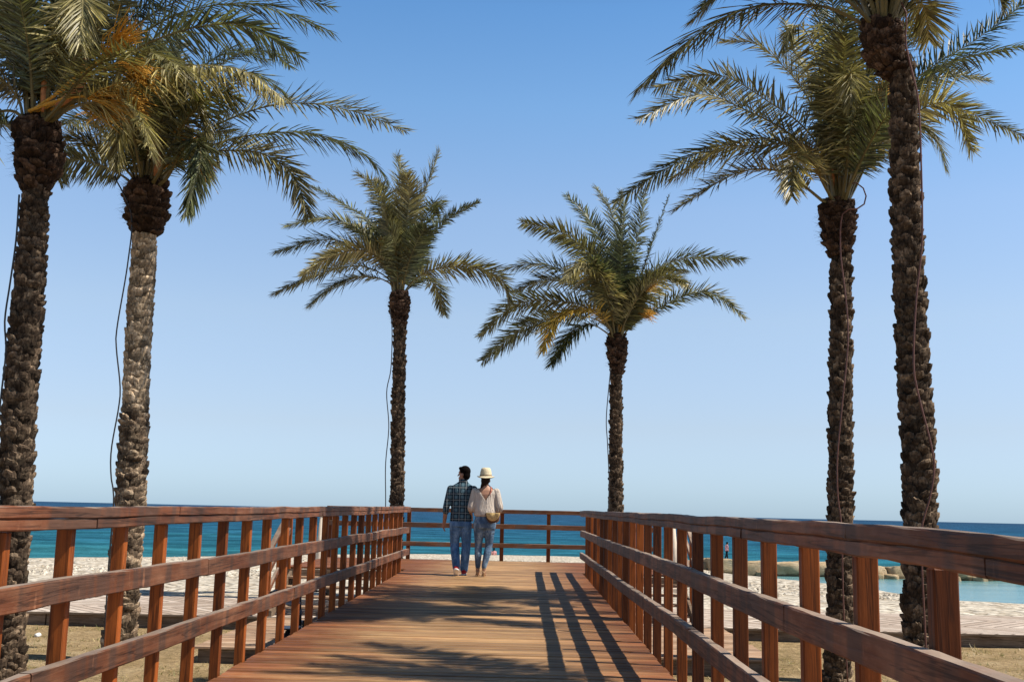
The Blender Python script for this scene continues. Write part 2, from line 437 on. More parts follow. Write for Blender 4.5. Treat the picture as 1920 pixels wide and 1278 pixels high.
# dry grass tufts around the trunks and along the bridge
bm = bmesh.new(); lay = bm.verts.layers.float_color.new('leafcol')
def tuft(c, n, h):
    colr = random.choice([(0.36, 0.27, 0.12), (0.30, 0.25, 0.11), (0.42, 0.33, 0.17), (0.17, 0.17, 0.06)])
    for _ in range(n):
        a = random.random()*6.28; l = random.uniform(.3, 1)*h; w = 0.006
        b = c + Vector((random.gauss(0, .05), random.gauss(0, .05), 0))
        d = Vector((math.cos(a), math.sin(a), random.uniform(.3, 1.2))).normalized()
        s = Vector((-d.y, d.x, 0)).normalized()*w
        vs = [bm.verts.new(b-s), bm.verts.new(b+s), bm.verts.new(b+d*l)]
        f = random.uniform(.7, 1.2)
        for v in vs: v[lay] = (colr[0]*f, colr[1]*f, colr[2]*f, 1)
        bm.faces.new(vs)
for k in range(5200):
    side = random.random() < 0.5
    y = random.uniform(4.5, 18.2)
    x = -random.uniform(2.1, 0.52*y+1.5) if side else random.uniform(1.3, 0.52*y+1.5)
    if 14.3 < y and (-4.2 < x < 3.3): continue
    if fbm(x, y, 0.9) < -0.15: continue
    tuft(Vector((x, y, 0.0)), 7, random.uniform(.03, .10)*(1.7 if random.random() < .12 else 1))
o = obj('dry_grass', bm, m_leaf); tag(o, 'short dry straw coloured grass growing on the sandy ground', 'grass', kind='stuff')

# ------------------------------------------------------------------ footbridge
XL, XR = -2.05, 1.12             # deck edges
YEND = 19.85; YBACK = 24.1
fb = empty('wooden_footbridge', (0, 9, 0)); tag(fb, 'long wooden footbridge deck of brown cross boards leading to the sea', 'footbridge')
bm = bmesh.new(); tones = []
y = -3.0; PW = 0.14
while y < YBACK:
    x0, x1 = (XL, XR) if y < YEND else (-4.2, 3.02)
    z = deck_z(y) + random.uniform(-.0025, .0025)
    n0 = len(bm.faces)
    e0, e1 = random.uniform(-.004, .012), random.uniform(-.012, .004)
    box(bm, x0+e0, x1+e1, y+0.008, y+PW-0.008, z-0.035, z, 0.005)
    tones += [random.random()]*(len(bm.faces)-n0)
    y += PW
o = obj('deck', bm, m_deck, fb)
a = o.data.attributes.new('tone', 'FLOAT', 'FACE'); a.data.foreach_set('value', tones)
def sloped(bm, x0, x1, y0, y1, top, bot, bev=0.0):
    """beam under the deck following its slope"""
    bb = bmesh.new()
    rows = [[(x0, y, deck_z(y)+bot), (x1, y, deck_z(y)+bot), (x1, y, deck_z(y)+top), (x0, y, deck_z(y)+top)] for y in (y0, y1)]
    vs, _ = quadgrid(bb, rows, True); bb.faces.new(vs[0][::-1]); bb.faces.new(vs[1])
    bmesh.ops.recalc_face_normals(bb, faces=bb.faces); merge(bm, bb)
for x0, x1 in ((XL+.01, XL+.09), (-.5, -.42), (XR-.09, XR-.01)):
    bm = bmesh.new(); sloped(bm, x0, x1, -3, YEND, -0.04, -0.20)
    o = obj('beam', bm, m_beam, fb); set_tone(o, lambda p: 0.4)
bm = bmesh.new()
sloped(bm, -4.19, 3.01, YEND+.01, YEND+.07, -0.04, -0.20)
o = obj('beam', bm, m_beam, fb); set_tone(o, lambda p: 0.4)
bm = bmesh.new(); sloped(bm, -4.19, 3.01, YBACK-.06, YBACK-.0, -0.04, -0.20)
o = obj('beam', bm, m_beam, fb); set_tone(o, lambda p: 0.4)
for y in (0.5, 3.5, 6.5, 9.5, 12.5, 15.5, 18.5):
    for x in (XL+.14, XR-.14):
        bm = bmesh.new(); box(bm, x-.05, x+.05, y-.05, y+.05, -0.1, deck_z(y)-.045, .006)
        o = obj('support_post', bm, m_beam, fb); set_tone(o, lambda p: 0.3)
for x in (-4.1, -2.2, 1.2, 2.92):
    for y in (20.2, 23.8):
        bm = bmesh.new(); box(bm, x-.05, x+.05, y-.05, y+.05, -0.4, deck_z(y)-.045, .006)
        o = obj('support_post', bm, m_beam, fb); set_tone(o, lambda p: 0.3)

def board(name, pts, wx, hz, mat, parent, seed, axis='Y', cham=0.006, tone=None):
    """a timber following pts (top centre line), wx wide and hz tall, with worn uneven edges"""
    rnd = random.Random(seed); bm = bmesh.new(); rows = []
    L = sum((b-a).length for a, b in zip(pts, pts[1:])); n = max(3, int(L/0.13))
    P = spline(pts, n); c = cham
    for i, p in enumerate(P):
        j = lambda: rnd.uniform(-.0018, .0018)
        w = wx/2
        pr = [(-w+c, 0), (w-c, 0), (w, -c), (w, -hz+c), (w-c, -hz), (-w+c, -hz), (-w, -hz+c), (-w, -c)]
        if axis == 'Y': rows.append([p + Vector((a+j(), 0, b+j())) for a, b in pr])
        else: rows.append([p + Vector((0, a+j(), b+j())) for a, b in pr])
    vs, fs = quadgrid(bm, rows, True); bm.faces.new(vs[0][::-1]); bm.faces.new(vs[-1])
    bmesh.ops.recalc_face_normals(bm, faces=bm.faces)
    o = obj(name, bm, mat, parent); t = rnd.random() if tone is None else tone
    set_tone(o, lambda p: t); return o

def railing(side, label, seed):
    rnd = random.Random(seed)
    x_in = XL if side < 0 else XR
    root = empty('wooden_railing', (x_in, 9, deck_z(9))); tag(root, label, 'railing', 'railings of the footbridge')
    # posts outside the deck edge
    y = 0.386 if side < 0 else 0.262
    sp = 0.672 if side < 0 else 0.702
    ys = []
    while y < 19.8:
        ys.append(y); y += sp
    ys = [-1.2, -0.6] + ys
    for y in ys:
        yy = y + rnd.uniform(-.02, .02); top = (1.957+.0047*yy if side < 0 else interp(yy, [-2, 2.3, 4, 6.5, 12, 20], [1.945, 1.968, 1.990, 2.005, 2.028, 2.052])) - .103
        dx = rnd.uniform(-.004, .004); tilt = rnd.uniform(-.006, .006)
        xa, xb = (x_in-.072+dx, x_in-.003) if side < 0 else (x_in+.003, x_in+.072+dx)
        bm = bmesh.new(); box(bm, xa, xb, yy-.028, yy+.028, deck_z(yy)-.22, top, .005, Matrix.Translation((0, tilt*0, 0)))
        o = obj('post', bm, m_post, root)
        t = rnd.random(); t = t*0.25 if rnd.random() < .28 else 0.35+.65*t  # some posts darker: dark stain and shade put into the tone
        set_tone(o, lambda p: t)
    # rails on the inner face: (height law, thickness, height)
    wz = {}
    def wob(y, k): 
        return 0.011*noise.noise(Vector((y*0.75, seed*7.3+k*3.1, 0.4))) + 0.004*noise.noise(Vector((y*2.1, seed+k, 9)))
    xr = x_in + (0.030 if side < 0 else -0.030)
    def top_z(yy):
        return 1.957+.0047*yy if side < 0 else interp(yy, [-2, 2.3, 4, 6.5, 12, 20], [1.945, 1.968, 1.990, 2.005, 2.028, 2.052])
    laws = [(1.957, .0047, .062, .051, 0), (1.9065, .0047, .056, .049, 0), (1.648, .0025, .056, .106, 1), (1.292, .0010, .056, .106, 2)]
    for li, (z0, sl, wx, hz, k) in enumerate(laws):
        y0 = -1.5 + (0 if li != 1 else 1.1) + k*0.4; cuts = [-1.5]
        y = y0
        while y < 19.0:
            y += rnd.uniform(2.3, 3.0)
            if y < 18.6: cuts.append(y)
        cuts.append(19.90 if k else 19.94)
        for a, b in zip(cuts, cuts[1:]):
            xo = rnd.uniform(-.003, .003) if li else 0.004*(-side)+rnd.uniform(-.002, .002); zo = rnd.uniform(-.003, .003)*(1 if li > 1 else 0.3)
            n = max(3, int((b-a)/0.35)+1)
            pts = []
            for i in range(n):
                yy = a+.003+(b-a-.006)*i/(n-1)
                pts.append(Vector((xr+xo+0.5*wob(yy, k+20), yy, (top_z(yy)-(.0505 if li else 0) if k == 0 else z0+sl*yy)+zo+wob(yy, k)+(0.0025*noise.noise(Vector((yy*1.7, li*5, seed))) if li == 1 else 0))))
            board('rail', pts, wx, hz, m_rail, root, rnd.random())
    return root
railing(-1, 'long brown wooden railing along the side of the footbridge beside the parked bicycle', 3)
railing(+1, 'long brown wooden railing casting its three striped shadows on the footbridge deck', 8)
# back railing across the end of the platform
root = empty('wooden_railing', (-.3, YBACK-.1, deck_z(20))); tag(root, 'wooden railing across the far end of the deck facing the sea', 'railing', 'railings of the footbridge')
rnd = random.Random(4); zb = deck_z(20)
YB = YBACK-.06
XC = at_y(941, 1000, YBACK).x; SPB = XC - at_y(853.5, 1000, YBACK).x
for k in range(-4, 4):
    x = min(max(XC+SPB*k, -4.15), 2.97)
    bm = bmesh.new(); box(bm, x-.042, x+.042, YB+.03, YB+.11, zb-.2, zb+1.018, .005)
    o = obj('post', bm, m_post, root); t = rnd.uniform(.2, .7); set_tone(o, lambda p: t)
for z, h, w in ((1.098, .085, .075), (0.785, .105, .05), (0.375, .095, .05)):
    for a, b in ((-4.22, -1.27), (-1.27, 1.63), (1.63, 3.04)):
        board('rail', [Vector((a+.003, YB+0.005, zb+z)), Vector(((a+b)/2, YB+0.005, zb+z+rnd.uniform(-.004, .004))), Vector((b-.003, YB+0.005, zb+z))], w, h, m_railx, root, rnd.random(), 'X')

# landings, stairs and stair rails beside the bridge
def landing(x0, x1, label):
    r = empty('plank_landing', ((x0+x1)/2, 16, 0)); tag(r, label, 'landing', 'plank landings beside the footbridge')
    bm = bmesh.new(); tn = []; y = 14.35
    while y < 18.2:
        n0 = len(bm.faces); e = random.uniform(-.012, .012)
        box(bm, x0+e, x1+e, y+.004, y+.134, PZ-.03, PZ+random.uniform(-.002, .002), .004)
        tn += [random.random()]*(len(bm.faces)-n0); y += .138
    o = obj('planks', bm, m_land, r); a = o.data.attributes.new('tone', 'FLOAT', 'FACE'); a.data.foreach_set('value', tn)
    for yj in (14.42, 17.9):
        bm = bmesh.new(); box(bm, x0+.05, x1-.05, yj, yj+.08, -.05, PZ-.034)
        o = obj('joist', bm, m_beam, r); set_tone(o, lambda p: .3)
    return r
landing(-4.15, XL-.10, 'low plank landing under the parked bicycle beside the footbridge')
landing(XR+.10, 3.30, 'low plank landing with orange tinted boards meeting the herringbone promenade')
def stairs(x0, x1, label, rl):
    r = empty('wooden_stairs', ((x0+x1)/2, 17.8, PZ)); tag(r, label, 'stairs', 'stairs down from the platform')
    n = 5; rise = (deck_z(19)-PZ)/n; run = .29; ytop = YEND-.01
    for k in range(1, n):
        yb = ytop-(n-k)*run
        bm = bmesh.new(); box(bm, x0+.05, x1-.05, yb, yb+run-.01, PZ+k*rise-.035, PZ+k*rise, .005)
        o = obj('tread', bm, m_land, r); t = random.random(); set_tone(o, lambda p: t)
    for x in (x0, x1-.05):
        bm = bmesh.new(); bb = bmesh.new()
        prof = [(ytop, deck_z(19)-.06), (ytop, deck_z(19)-.32), (ytop-n*run+.15, PZ+.005), (ytop-n*run-.05, PZ+.005), (ytop-n*run-.05, PZ+.10)]
        vs, _ = quadgrid(bb, [[(xx, y, z) for y, z in prof] for xx in (x+.003, x+.047)], True)
        bb.faces.new(vs[0][::-1]); bb.faces.new(vs[1]); bmesh.ops.recalc_face_normals(bb, faces=bb.faces); merge(bm, bb)
        o = obj('stringer', bm, m_beam, r); set_tone(o, lambda p: .6)
    # handrail on the outer side
    xo = x0-.04 if x0 < 0 else x1+.04
    r2 = empty('stair_railing', (xo, 17.8, PZ)); tag(r2, rl, 'railing', 'railings of the stairs')
    ybot = ytop-n*run-.02
    for y, zb_, h in ((ytop+.06, PZ, deck_z(19)+1.0-PZ), ((ytop+ybot)/2, PZ, .42+1.0), (ybot, PZ, 1.02)):
        bm = bmesh.new(); box(bm, xo-.037, xo+.037, y-.037, y+.037, zb_+.002, zb_+h, .005)
        o = obj('post', bm, m_post, r2); t = random.uniform(.3, .9); set_tone(o, lambda p: t)
    for off in (1.06, .72, .40):
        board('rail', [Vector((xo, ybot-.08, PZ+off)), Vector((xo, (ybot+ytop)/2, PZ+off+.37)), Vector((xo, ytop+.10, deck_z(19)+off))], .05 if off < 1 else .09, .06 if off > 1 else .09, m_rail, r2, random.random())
stairs(-4.1, -2.1, 'short flight of wooden steps behind the railing by the parked bicycle', 'sloping handrail of the steps beside the parked bicycle')
stairs(1.30, 2.90, 'short flight of wooden steps on the lagoon side of the deck', 'sloping handrail of the steps on the lagoon side')

# ------------------------------------------------------------------ palms
def scaly(bm, P, rad, s, n, depth, tones, rnd, lift=0.35, jit=0.3):
    """old leaf bases wound round a stem: P centre line points with radii"""
    fr = frames(P)
    L = [0]
    for a, b in zip(P, P[1:]): L.append(L[-1]+(b-a).length)
    tot = L[-1]
    def loc(h):
        h = min(max(h, 0), tot-1e-6)
        for i in range(len(L)-1):
            if h <= L[i+1]:
                w = (h-L[i])/(L[i+1]-L[i]); break
        p = P[i].lerp(P[i+1], w); r = rad[i]+(rad[i+1]-rad[i])*w
        t, u, sd = fr[i]
        return p, r, t, u, sd
    # core
    nf = len(bm.faces)
    tube(bm, P, [r*0.93 for r in rad], 14)
    tones += [0.05]*(len(bm.faces)-nf)  # core darkened in the tone for the shade in the crevices
    rows = int(tot/s)
    for j in range(rows):
        off = (j % 2)*0.5 + rnd.uniform(-.12, .12)
        for k in range(n):
            if rnd.random() < 0.04: continue
            h = (j+.5+rnd.uniform(-jit, jit))*s
            ac = (k+off+rnd.uniform(-.15, .15))/n*2*math.pi
            wid = math.pi/n*rnd.uniform(1.0, 1.45); hh = s*rnd.uniform(.8, 1.5); dp = depth*rnd.uniform(.3, 1.4)
            tn = min(1, max(0, rnd.gauss(.48, .2)))
            grid = []
            sk = rnd.uniform(-.35, .35)*hh; tl = rnd.uniform(.75, 1.1); ph = rnd.uniform(0, 50)
            rag = [rnd.uniform(-.16, .16)*hh for _ in range(9)]
            for v in range(5):
                vv = v/4; row = []
                wv = wid*(0.80, .95, 1.0, .97, .88)[v]
                for u_ in range(9):
                    uu = u_/4-1
                    hz = h-hh*.75+hh*1.35*vv - 0.16*hh*uu*uu*vv + sk*uu + rag[u_]*vv*vv
                    p, r, t, uvec, sd = loc(hz)
                    a = ac+uu*wv
                    nn = noise.noise(Vector((a*r*34+ph, hz*30, ph)))
                    d = dp*(0.0, .38, .72, .95, 1.0)[v]*tl*(1-0.9*abs(uu)**4) + (.012*nn+rnd.uniform(-.003, .003))*(1 if v else 0.3)
                    row.append(p + (uvec*math.cos(a)+sd*math.sin(a))*(r*0.95+d))
                grid.append(row)
            # cut end turning back to the stem
            for q, (rr_, up_) in enumerate(((.50, .64+lift*.1), (0.0, .52+lift*.2))):
                row = []
                for u_ in range(9):
                    uu = u_/4-1
                    p, r, t, uvec, sd = loc(h+hh*up_-0.16*hh*uu*uu + sk*uu + rag[u_]*.6)
                    a = ac+uu*wid*(.84-.1*q)
                    row.append(p+(uvec*math.cos(a)+sd*math.sin(a))*(r*0.92+dp*rr_*(1-.75*uu*uu)))
                grid.append(row)
            nf = len(bm.faces); quadgrid(bm, grid)
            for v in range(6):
                tones += [min(1, max(0, tn*((.35, .6, .85, 1.1, 1.55, 1.0)[v])+rnd.gauss(0, .10))) for _ in range(8)]  # rows painted: dark tucked foot, cut top brighter as if catching light

def frond_mesh(P, rnd, col, roll=0.0, Lmax=.44, droop=0.25, bare=.16, vee=.35, N=74, gap=0.0, wide=.0085):
    bm = bmesh.new(); lay = bm.verts.layers.float_color.new('leafcol')
    n = 26; P = spline(P, n)
    total = sum((b-a).length for a, b in zip(P, P[1:]))
    # frame with upward normal
    Ns = []
    for i in range(n):
        t = (P[min(i+1, n-1)]-P[max(i-1, 0)]).normalized()
        out = Vector((P[-1].x-P[0].x, P[-1].y-P[0].y, 0))
        ref = Vector((0, 0, 1))
        if abs(t.z) > 0.75: ref = (Vector((0, 0, 1))*(1-abs(t.z))*4 - out.normalized()*(1 if t.z > 0 else -1) if out.length > .05 else Vector((0, -1, .3)))
        nn = (ref - t*ref.dot(t)).normalized()
        if Ns and Ns[-1].dot(nn) < 0: nn = -nn
        Ns.append(nn)
    for _ in range(2):
        Ns = [((Ns[max(i-1, 0)]+Ns[i]+Ns[min(i+1, n-1)])/3).normalized() for i in range(n)]
    # rachis
    seg = 5; rows = []
    rr = [0.026*(1-i/(n-1))**1.5+0.0035 for i in range(n)]
    rr[0] = .042; rr[1] = .034
    for i in range(n):
        t = (P[min(i+1, n-1)]-P[max(i-1, 0)]).normalized(); u = Ns[i]; s = t.cross(u)
        rows.append([P[i]+(u*math.cos(2*math.pi*k/seg)*.75+s*math.sin(2*math.pi*k/seg))*rr[i] for k in range(seg)])
    vs, _ = quadgrid(bm, rows, True)
    rc = (0.17, 0.14, 0.06)
    for i, r_ in enumerate(vs):
        for v in r_: v[lay] = (*(rc if i < n*.6 else [(a+b)/2*1.6 for a, b in zip(rc, col)]), 1)
    for sgn in (-1, 1):
        for k in range(N):
            t0 = bare + (1-bare)*((k+rnd.uniform(.1, .9))/N)
            if gap and rnd.random() < gap: continue
            fi = t0*(n-1); i = min(int(fi), n-2); w = fi-i
            p = P[i].lerp(P[i+1], w); T = (P[i+1]-P[i]).normalized()
            U = (Ns[i].lerp(Ns[i+1], w)).normalized(); U = (U-T*U.dot(T)).normalized(); S = T.cross(U)*sgn
            ca, sa = math.cos(roll), math.sin(roll)
            U2 = U*ca + T.cross(U)*sa; S2 = T.cross(U2)*sgn
            q = (t0-bare)/(1-bare)
            prof = min(1, .50+1.9*q) * (1 if q < .55 else 1-.62*((q-.55)/.45)**1.6)
            l = Lmax*prof*rnd.uniform(.82, 1.12)
            al = R(62-22*q+rnd.gauss(0, 7)); be = rnd.choice((.15, .45, .95))*vee*2.2+rnd.gauss(0, .18)-.05
            d = T*math.cos(al) + (S2*math.cos(be)+U2*math.sin(be))*math.sin(al)
            d = (d + Vector((0, 0, -1))*droop*rnd.uniform(.4, 1.4)).normalized()
            nrm = (U2 - d*U2.dot(d)).normalized(); wd = d.cross(nrm)*(wide+.003*rnd.random())*(0.75+.4*prof)
            f = rnd.choice((.5, .65, .8, 1.0, 1.15, 1.6, 2.3))*rnd.uniform(.9, 1.1); cc = (col[0]*f, col[1]*f, col[2]*f*rnd.uniform(.8, 1.1), 1)  # wide random leaflet tones; the brightest stand in for sunlit highlights
            mid = p+d*l*.30; sagv = Vector((0, 0, -1))*l*droop*.20; bw = wd*.55
            a1 = bm.verts.new(p+bw); a2 = bm.verts.new(p-bw); m1 = bm.verts.new(mid+wd+nrm*.004); m2 = bm.verts.new(mid-wd+nrm*.004)
            e1 = bm.verts.new(p+d*l*.70+wd*.62+sagv*.5); e2 = bm.verts.new(p+d*l*.70-wd*.62+sagv*.5)
            c0 = bm.verts.new(mid-nrm*.003); tp = bm.verts.new(p+d*l+sagv*1.3)
            for v in (a1, a2, m1, m2, c0, e1, e2, tp): v[lay] = cc
            bm.faces.new((a1, a2, c0, m1)); bm.faces.new((a2, m2, c0))
            bm.faces.new((m1, c0, tp, e1)); bm.faces.new((c0, m2, e2, tp))
    return bm

GREEN = [(0.122, 0.120, 0.056), (0.098, 0.108, 0.054), (0.152, 0.140, 0.066), (0.082, 0.094, 0.050), (0.185, 0.165, 0.084)]
PALE = [(0.33, 0.28, 0.14), (0.29, 0.255, 0.13)]
YEL = [(0.42, 0.30, 0.07)]
def palm(label, Y, trunk_px, neck, bulge_px, fronds, fill, seed, crown, Lmax=.42, flowers=(), spathes=(), ndens=96, pale=0, rnd_fill=None, wide=.0085):
    """trunk_px: (y, xleft, xright) rows from top to the ground contact; bulge_px the same for the leaf-base collar"""
    rnd = random.Random(seed)
    pts = []; rad = []
    for (py, xa, xb) in trunk_px:
        c = at_y((xa+xb)/2, py, Y); e = at_y(xb, py, Y)
        pts.append(c); rad.append((e-c).length*0.79)
    # carry the stem down to the ground
    last = pts[-1]
    if last.z > 0.02:
        pts.append(Vector((last.x + (pts[-1].x-pts[-2].x)*.5, Y, 0.12))); rad.append(rad[-1]*1.02)
        pts.append(Vector((pts[-1].x, Y, -0.12))); rad.append(rad[-1]*1.25)
    pts = pts[::-1]; rad = rad[::-1]
    root = empty('palm_tree', (pts[0].x, Y, 0)); tag(root, label, 'palm tree', 'palms along the footbridge')
    # resample
    L = [0]
    for a, b in zip(pts, pts[1:]): L.append(L[-1]+(b-a).length)
    NP = 34; SP = spline(pts, NP); SR = [interp(L[-1]*i/(NP-1), L, rad) for i in range(NP)]
    cut = int(NP*(1-pale)) if pale else NP
    bm = bmesh.new(); tones = []
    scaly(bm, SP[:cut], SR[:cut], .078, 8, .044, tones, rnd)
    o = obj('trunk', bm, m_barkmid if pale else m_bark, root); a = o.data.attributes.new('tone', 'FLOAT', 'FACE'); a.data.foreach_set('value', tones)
    if pale:
        bm = bmesh.new(); tones = []
        scaly(bm, SP[cut-1:], SR[cut-1:], .075, 7, .020, tones, rnd)
        o = obj('bare_upper_trunk', bm, m_barkpale, root); a = o.data.attributes.new('tone', 'FLOAT', 'FACE'); a.data.foreach_set('value', tones)
        o['label'] = 'paler smoother upper trunk'
    bp = []; br = []
    for (py, xa, xb) in bulge_px:
        c = at_y((xa+xb)/2, py, Y); e = at_y(xb, py, Y); bp.append(c); br.append((e-c).length*.84)
    bp = bp[::-1]; br = br[::-1]
    L = [0]
    for a, b in zip(bp, bp[1:]): L.append(L[-1]+(b-a).length)
    SB = spline(bp, 14); SBR = [interp(L[-1]*i/13, L, br) for i in range(14)]
    bm = bmesh.new(); tones = []
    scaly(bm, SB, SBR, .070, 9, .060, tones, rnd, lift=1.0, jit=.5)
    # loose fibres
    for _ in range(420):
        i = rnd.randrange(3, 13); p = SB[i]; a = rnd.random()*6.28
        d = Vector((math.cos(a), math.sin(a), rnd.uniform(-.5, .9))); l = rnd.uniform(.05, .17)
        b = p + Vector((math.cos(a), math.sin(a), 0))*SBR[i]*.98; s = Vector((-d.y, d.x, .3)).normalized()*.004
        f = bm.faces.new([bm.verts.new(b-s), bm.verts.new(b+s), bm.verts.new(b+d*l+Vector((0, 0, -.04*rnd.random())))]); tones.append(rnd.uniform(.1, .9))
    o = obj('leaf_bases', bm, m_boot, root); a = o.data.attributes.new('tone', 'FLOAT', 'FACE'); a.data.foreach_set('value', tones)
    base = at_y(crown[0], crown[1], Y)
    R0 = SBR[-1]*.72
    def add(P, kind=0, droop=None, roll=None, N=None, lm=1.0, gap=0.0):
        c = GREEN[rnd.randrange(5)] if kind == 0 else (PALE[rnd.randrange(2)] if kind == 1 else YEL[0])
        bm = frond_mesh(P, rnd, c, roll if roll is not None else rnd.gauss(0, .55), Lmax*lm*rnd.uniform(.9, 1.1), droop if droop is not None else rnd.uniform(.12, .42), rnd.uniform(.17, .25), rnd.uniform(.2, .5), int((N or ndens)*(1.3 if Y < 20 else 1.7)), gap, wide)
        o = obj('frond', bm, m_leaf, root)
        if kind == 2: o['label'] = 'yellowing frond'
        if kind == 1: o['label'] = 'pale drying frond'
    for fr in fronds:
        path, dep = fr[0], fr[1]; kw = fr[2] if len(fr) > 2 else {}
        m = len(path)
        P3 = [at_y(px, py, Y+dep*((i+1)/m)) for i, (px, py) in enumerate(path)]
        d0 = (P3[0]-base); d0.z = 0
        st = base + (d0.normalized()*R0*min(1, d0.length/.3) if d0.length > 0 else Vector()) + Vector((0, -.02, -.12))
        add([st]+P3, **kw)
    rf = random.Random(seed+77)
    for k in range(fill):
        if rnd_fill: az, el, Lf, g = rnd_fill(rf, k)
        else:
            az = R((90 if k % 2 else 270) + rf.uniform(-38, 38)); el = R(rf.uniform(56, 80)); Lf = rf.uniform(2.1, 2.9); g = rf.uniform(.2, .5)
        h = Vector((math.cos(az), math.sin(az), 0))
        P3 = [base+h*R0*.7+Vector((0, 0, -.12))]
        for t in (.25, .5, .75, 1.0):
            P3.append(base + h*(R0*.6+Lf*math.cos(el)*t) + Vector((0, 0, Lf*(math.sin(el)*t-g*t*t))))
        add(P3)
    for (a, b, dep) in flowers:
        p0 = base+Vector((0, dep*.3, 0)); p1 = at_y(a[0], a[1], Y+dep*.7); p2 = at_y(b[0], b[1], Y+dep)
        bm = bmesh.new(); tube(bm, spline([p0, p0.lerp(p1, .5)+Vector((0, 0, .06)), p1], 8), [.02, .02, .018, .016, .014, .012, .012, .01], 6)
        for _ in range(90):
            q0 = p0.lerp(p1, rnd.uniform(.8, 1.0)); e = p2 + Vector((rnd.gauss(0, .09), rnd.gauss(0, .09), rnd.gauss(0, .09)))
            mid = q0.lerp(e, .5)+Vector((rnd.gauss(0, .03), rnd.gauss(0, .03), rnd.uniform(0, .08)))
            tube(bm, [q0, mid, e], [.005, .0065, .004], 3, False)
        obj('flower_stalk', bm, m_flower, root)
    for (a, b, w, dep) in spathes:
        p0 = at_y(a[0], a[1], Y+dep); p1 = at_y(b[0], b[1], Y+dep)
        bm = bmesh.new(); tube(bm, spline([p0, p0.lerp(p1, .5)+Vector((.01, 0, 0)), p1], 9), [w*x for x in (.45, .7, .9, 1, 1, .9, .7, .4, .08)], 7)
        obj('flower_sheath', bm, m_spathe, root)
    return root

def Z(org, sc):          # helper to write pixel paths read off an enlargement
    return lambda *pts: [(org[0]+x*sc, org[1]+y*sc) for x, y in pts]
z3 = Z((490, 270), .2896); z4 = Z((890, 340), .2974); z5 = Z((1150, 0), .3287); z6 = Z((1500, 0), .3286); z1 = Z((0, 0), .3756); z2 = Z((300, 0), .3287)
PALEK = dict(kind=1, droop=.7)
Y3, Y4, Y5, Y6, Y1, Y2 = 25.3, 25.8, 14.2, 11.6, 12.2, 14.4
palm('slim palm rising left of the couple with small orange flower tufts in its crown', Y3,
     [(608, 737, 763), (700, 735, 761), (800, 732, 760), (945, 729, 759)], None, [(545, 733, 766), (562, 728, 771), (580, 729, 770), (600, 735, 764), (614, 738, 761)],
     [(z3((830, 900), (700, 860), (500, 900), (310, 1045)), -.6), (z3((820, 870), (640, 790), (400, 830), (80, 970)), .5),
      (z3((830, 800), (660, 690), (450, 730), (270, 850)), -1.2, dict(kind=1)), (z3((800, 760), (620, 660), (380, 620), (90, 700)), .4),
      (z3((820, 720), (640, 560), (420, 480), (160, 530)), -.3), (z3((830, 680), (700, 500), (540, 390), (330, 270)), .6),
      (z3((850, 650), (800, 430), (720, 270), (620, 190)), -.8), (z3((880, 650), (895, 420), (905, 220), (880, 80)), .9, dict(roll=.8)),
      (z3((930, 650), (1010, 420), (1090, 230), (1150, 50)), .3), (z3((950, 700), (1060, 480), (1130, 370), (1130, 450)), 1.2),
      (z3((950, 830), (1060, 650), (1230, 470), (1410, 375)), .2, dict(lm=.65)), (z3((970, 900), (1120, 810), (1370, 800), (1560, 890), (1610, 1030)), -.4),
      (z3((960, 930), (1060, 870), (1130, 930), (1180, 1100)), 1.6), (z3((860, 640), (820, 480), (790, 330), (720, 230)), 1.0),
      (z3((920, 640), (950, 430), (960, 300), (940, 200)), -1.0), (z3((850, 760), (760, 640), (680, 560), (560, 520)), 1.5)],
     8, 31, (748, 545), .55, wide=.0115, flowers=[((725, 480), (716, 452), -.25), ((765, 480), (777, 462), -.25), ((730, 492), (724, 476), .2), ((768, 490), (776, 478), .25)])
palm('slim palm behind the right end of the back railing with a drooping yellow frond', Y4,
     [(700, 1142, 1168), (800, 1142, 1168), (900, 1140, 1169), (950, 1139, 1170)], None, [(625, 1140, 1174), (642, 1136, 1178), (668, 1137, 1177), (690, 1144, 1170), (702, 1144, 1166)],
     [(z4((840, 960), (720, 900), (600, 980), (490, 1150)), -.7), (z4((840, 920), (680, 850), (350, 900), (50, 1130)), .3),
      (z4((830, 900), (640, 770), (280, 770), (40, 970)), -.5), (z4((840, 900), (720, 800), (520, 860), (430, 1070)), -1.4, dict(kind=2)),
      (z4((840, 850), (660, 620), (400, 520), (170, 560)), .8), (z4((850, 800), (760, 520), (560, 330), (300, 260)), -.2),
      (z4((870, 780), (840, 480), (720, 240), (580, 90)), .5), (z4((890, 760), (900, 400), (860, 190), (770, 40)), 1.0),
      (z4((905, 760), (920, 450), (940, 200), (930, 70)), -.7, dict(roll=.9)), (z4((930, 770), (1000, 480), (1050, 250), (1070, 60)), -.3),
      (z4((950, 790), (1060, 560), (1150, 300), (1225, 90)), .4, dict(lm=.6)), (z4((960, 860), (1080, 620), (1300, 490), (1690, 490)), .3),
      (z4((970, 930), (1140, 810), (1400, 700), (1560, 740), (1700, 860)), -.2, dict(lm=.85)), (z4((860, 820), (790, 600), (680, 510), (580, 610)), -1.6, PALEK),
      (z4((960, 850), (1060, 640), (1180, 560), (1330, 560)), -1.0), (z4((830, 880), (700, 700), (480, 620), (260, 690)), .9),
      (z4((950, 880), (1040, 720), (1180, 600), (1330, 640)), -1.5), (z4((960, 900), (1060, 740), (1200, 600), (1340, 660)), 1.4, dict(kind=1)),
      (z4((860, 800), (800, 560), (680, 400), (500, 360)), 1.2)],
     8, 47, (1157, 632), .56, wide=.0115, flowers=[((1195, 582), (1222, 592), -.3), ((1165, 580), (1160, 560), -.4), ((1200, 545), (1225, 530), -.4)])
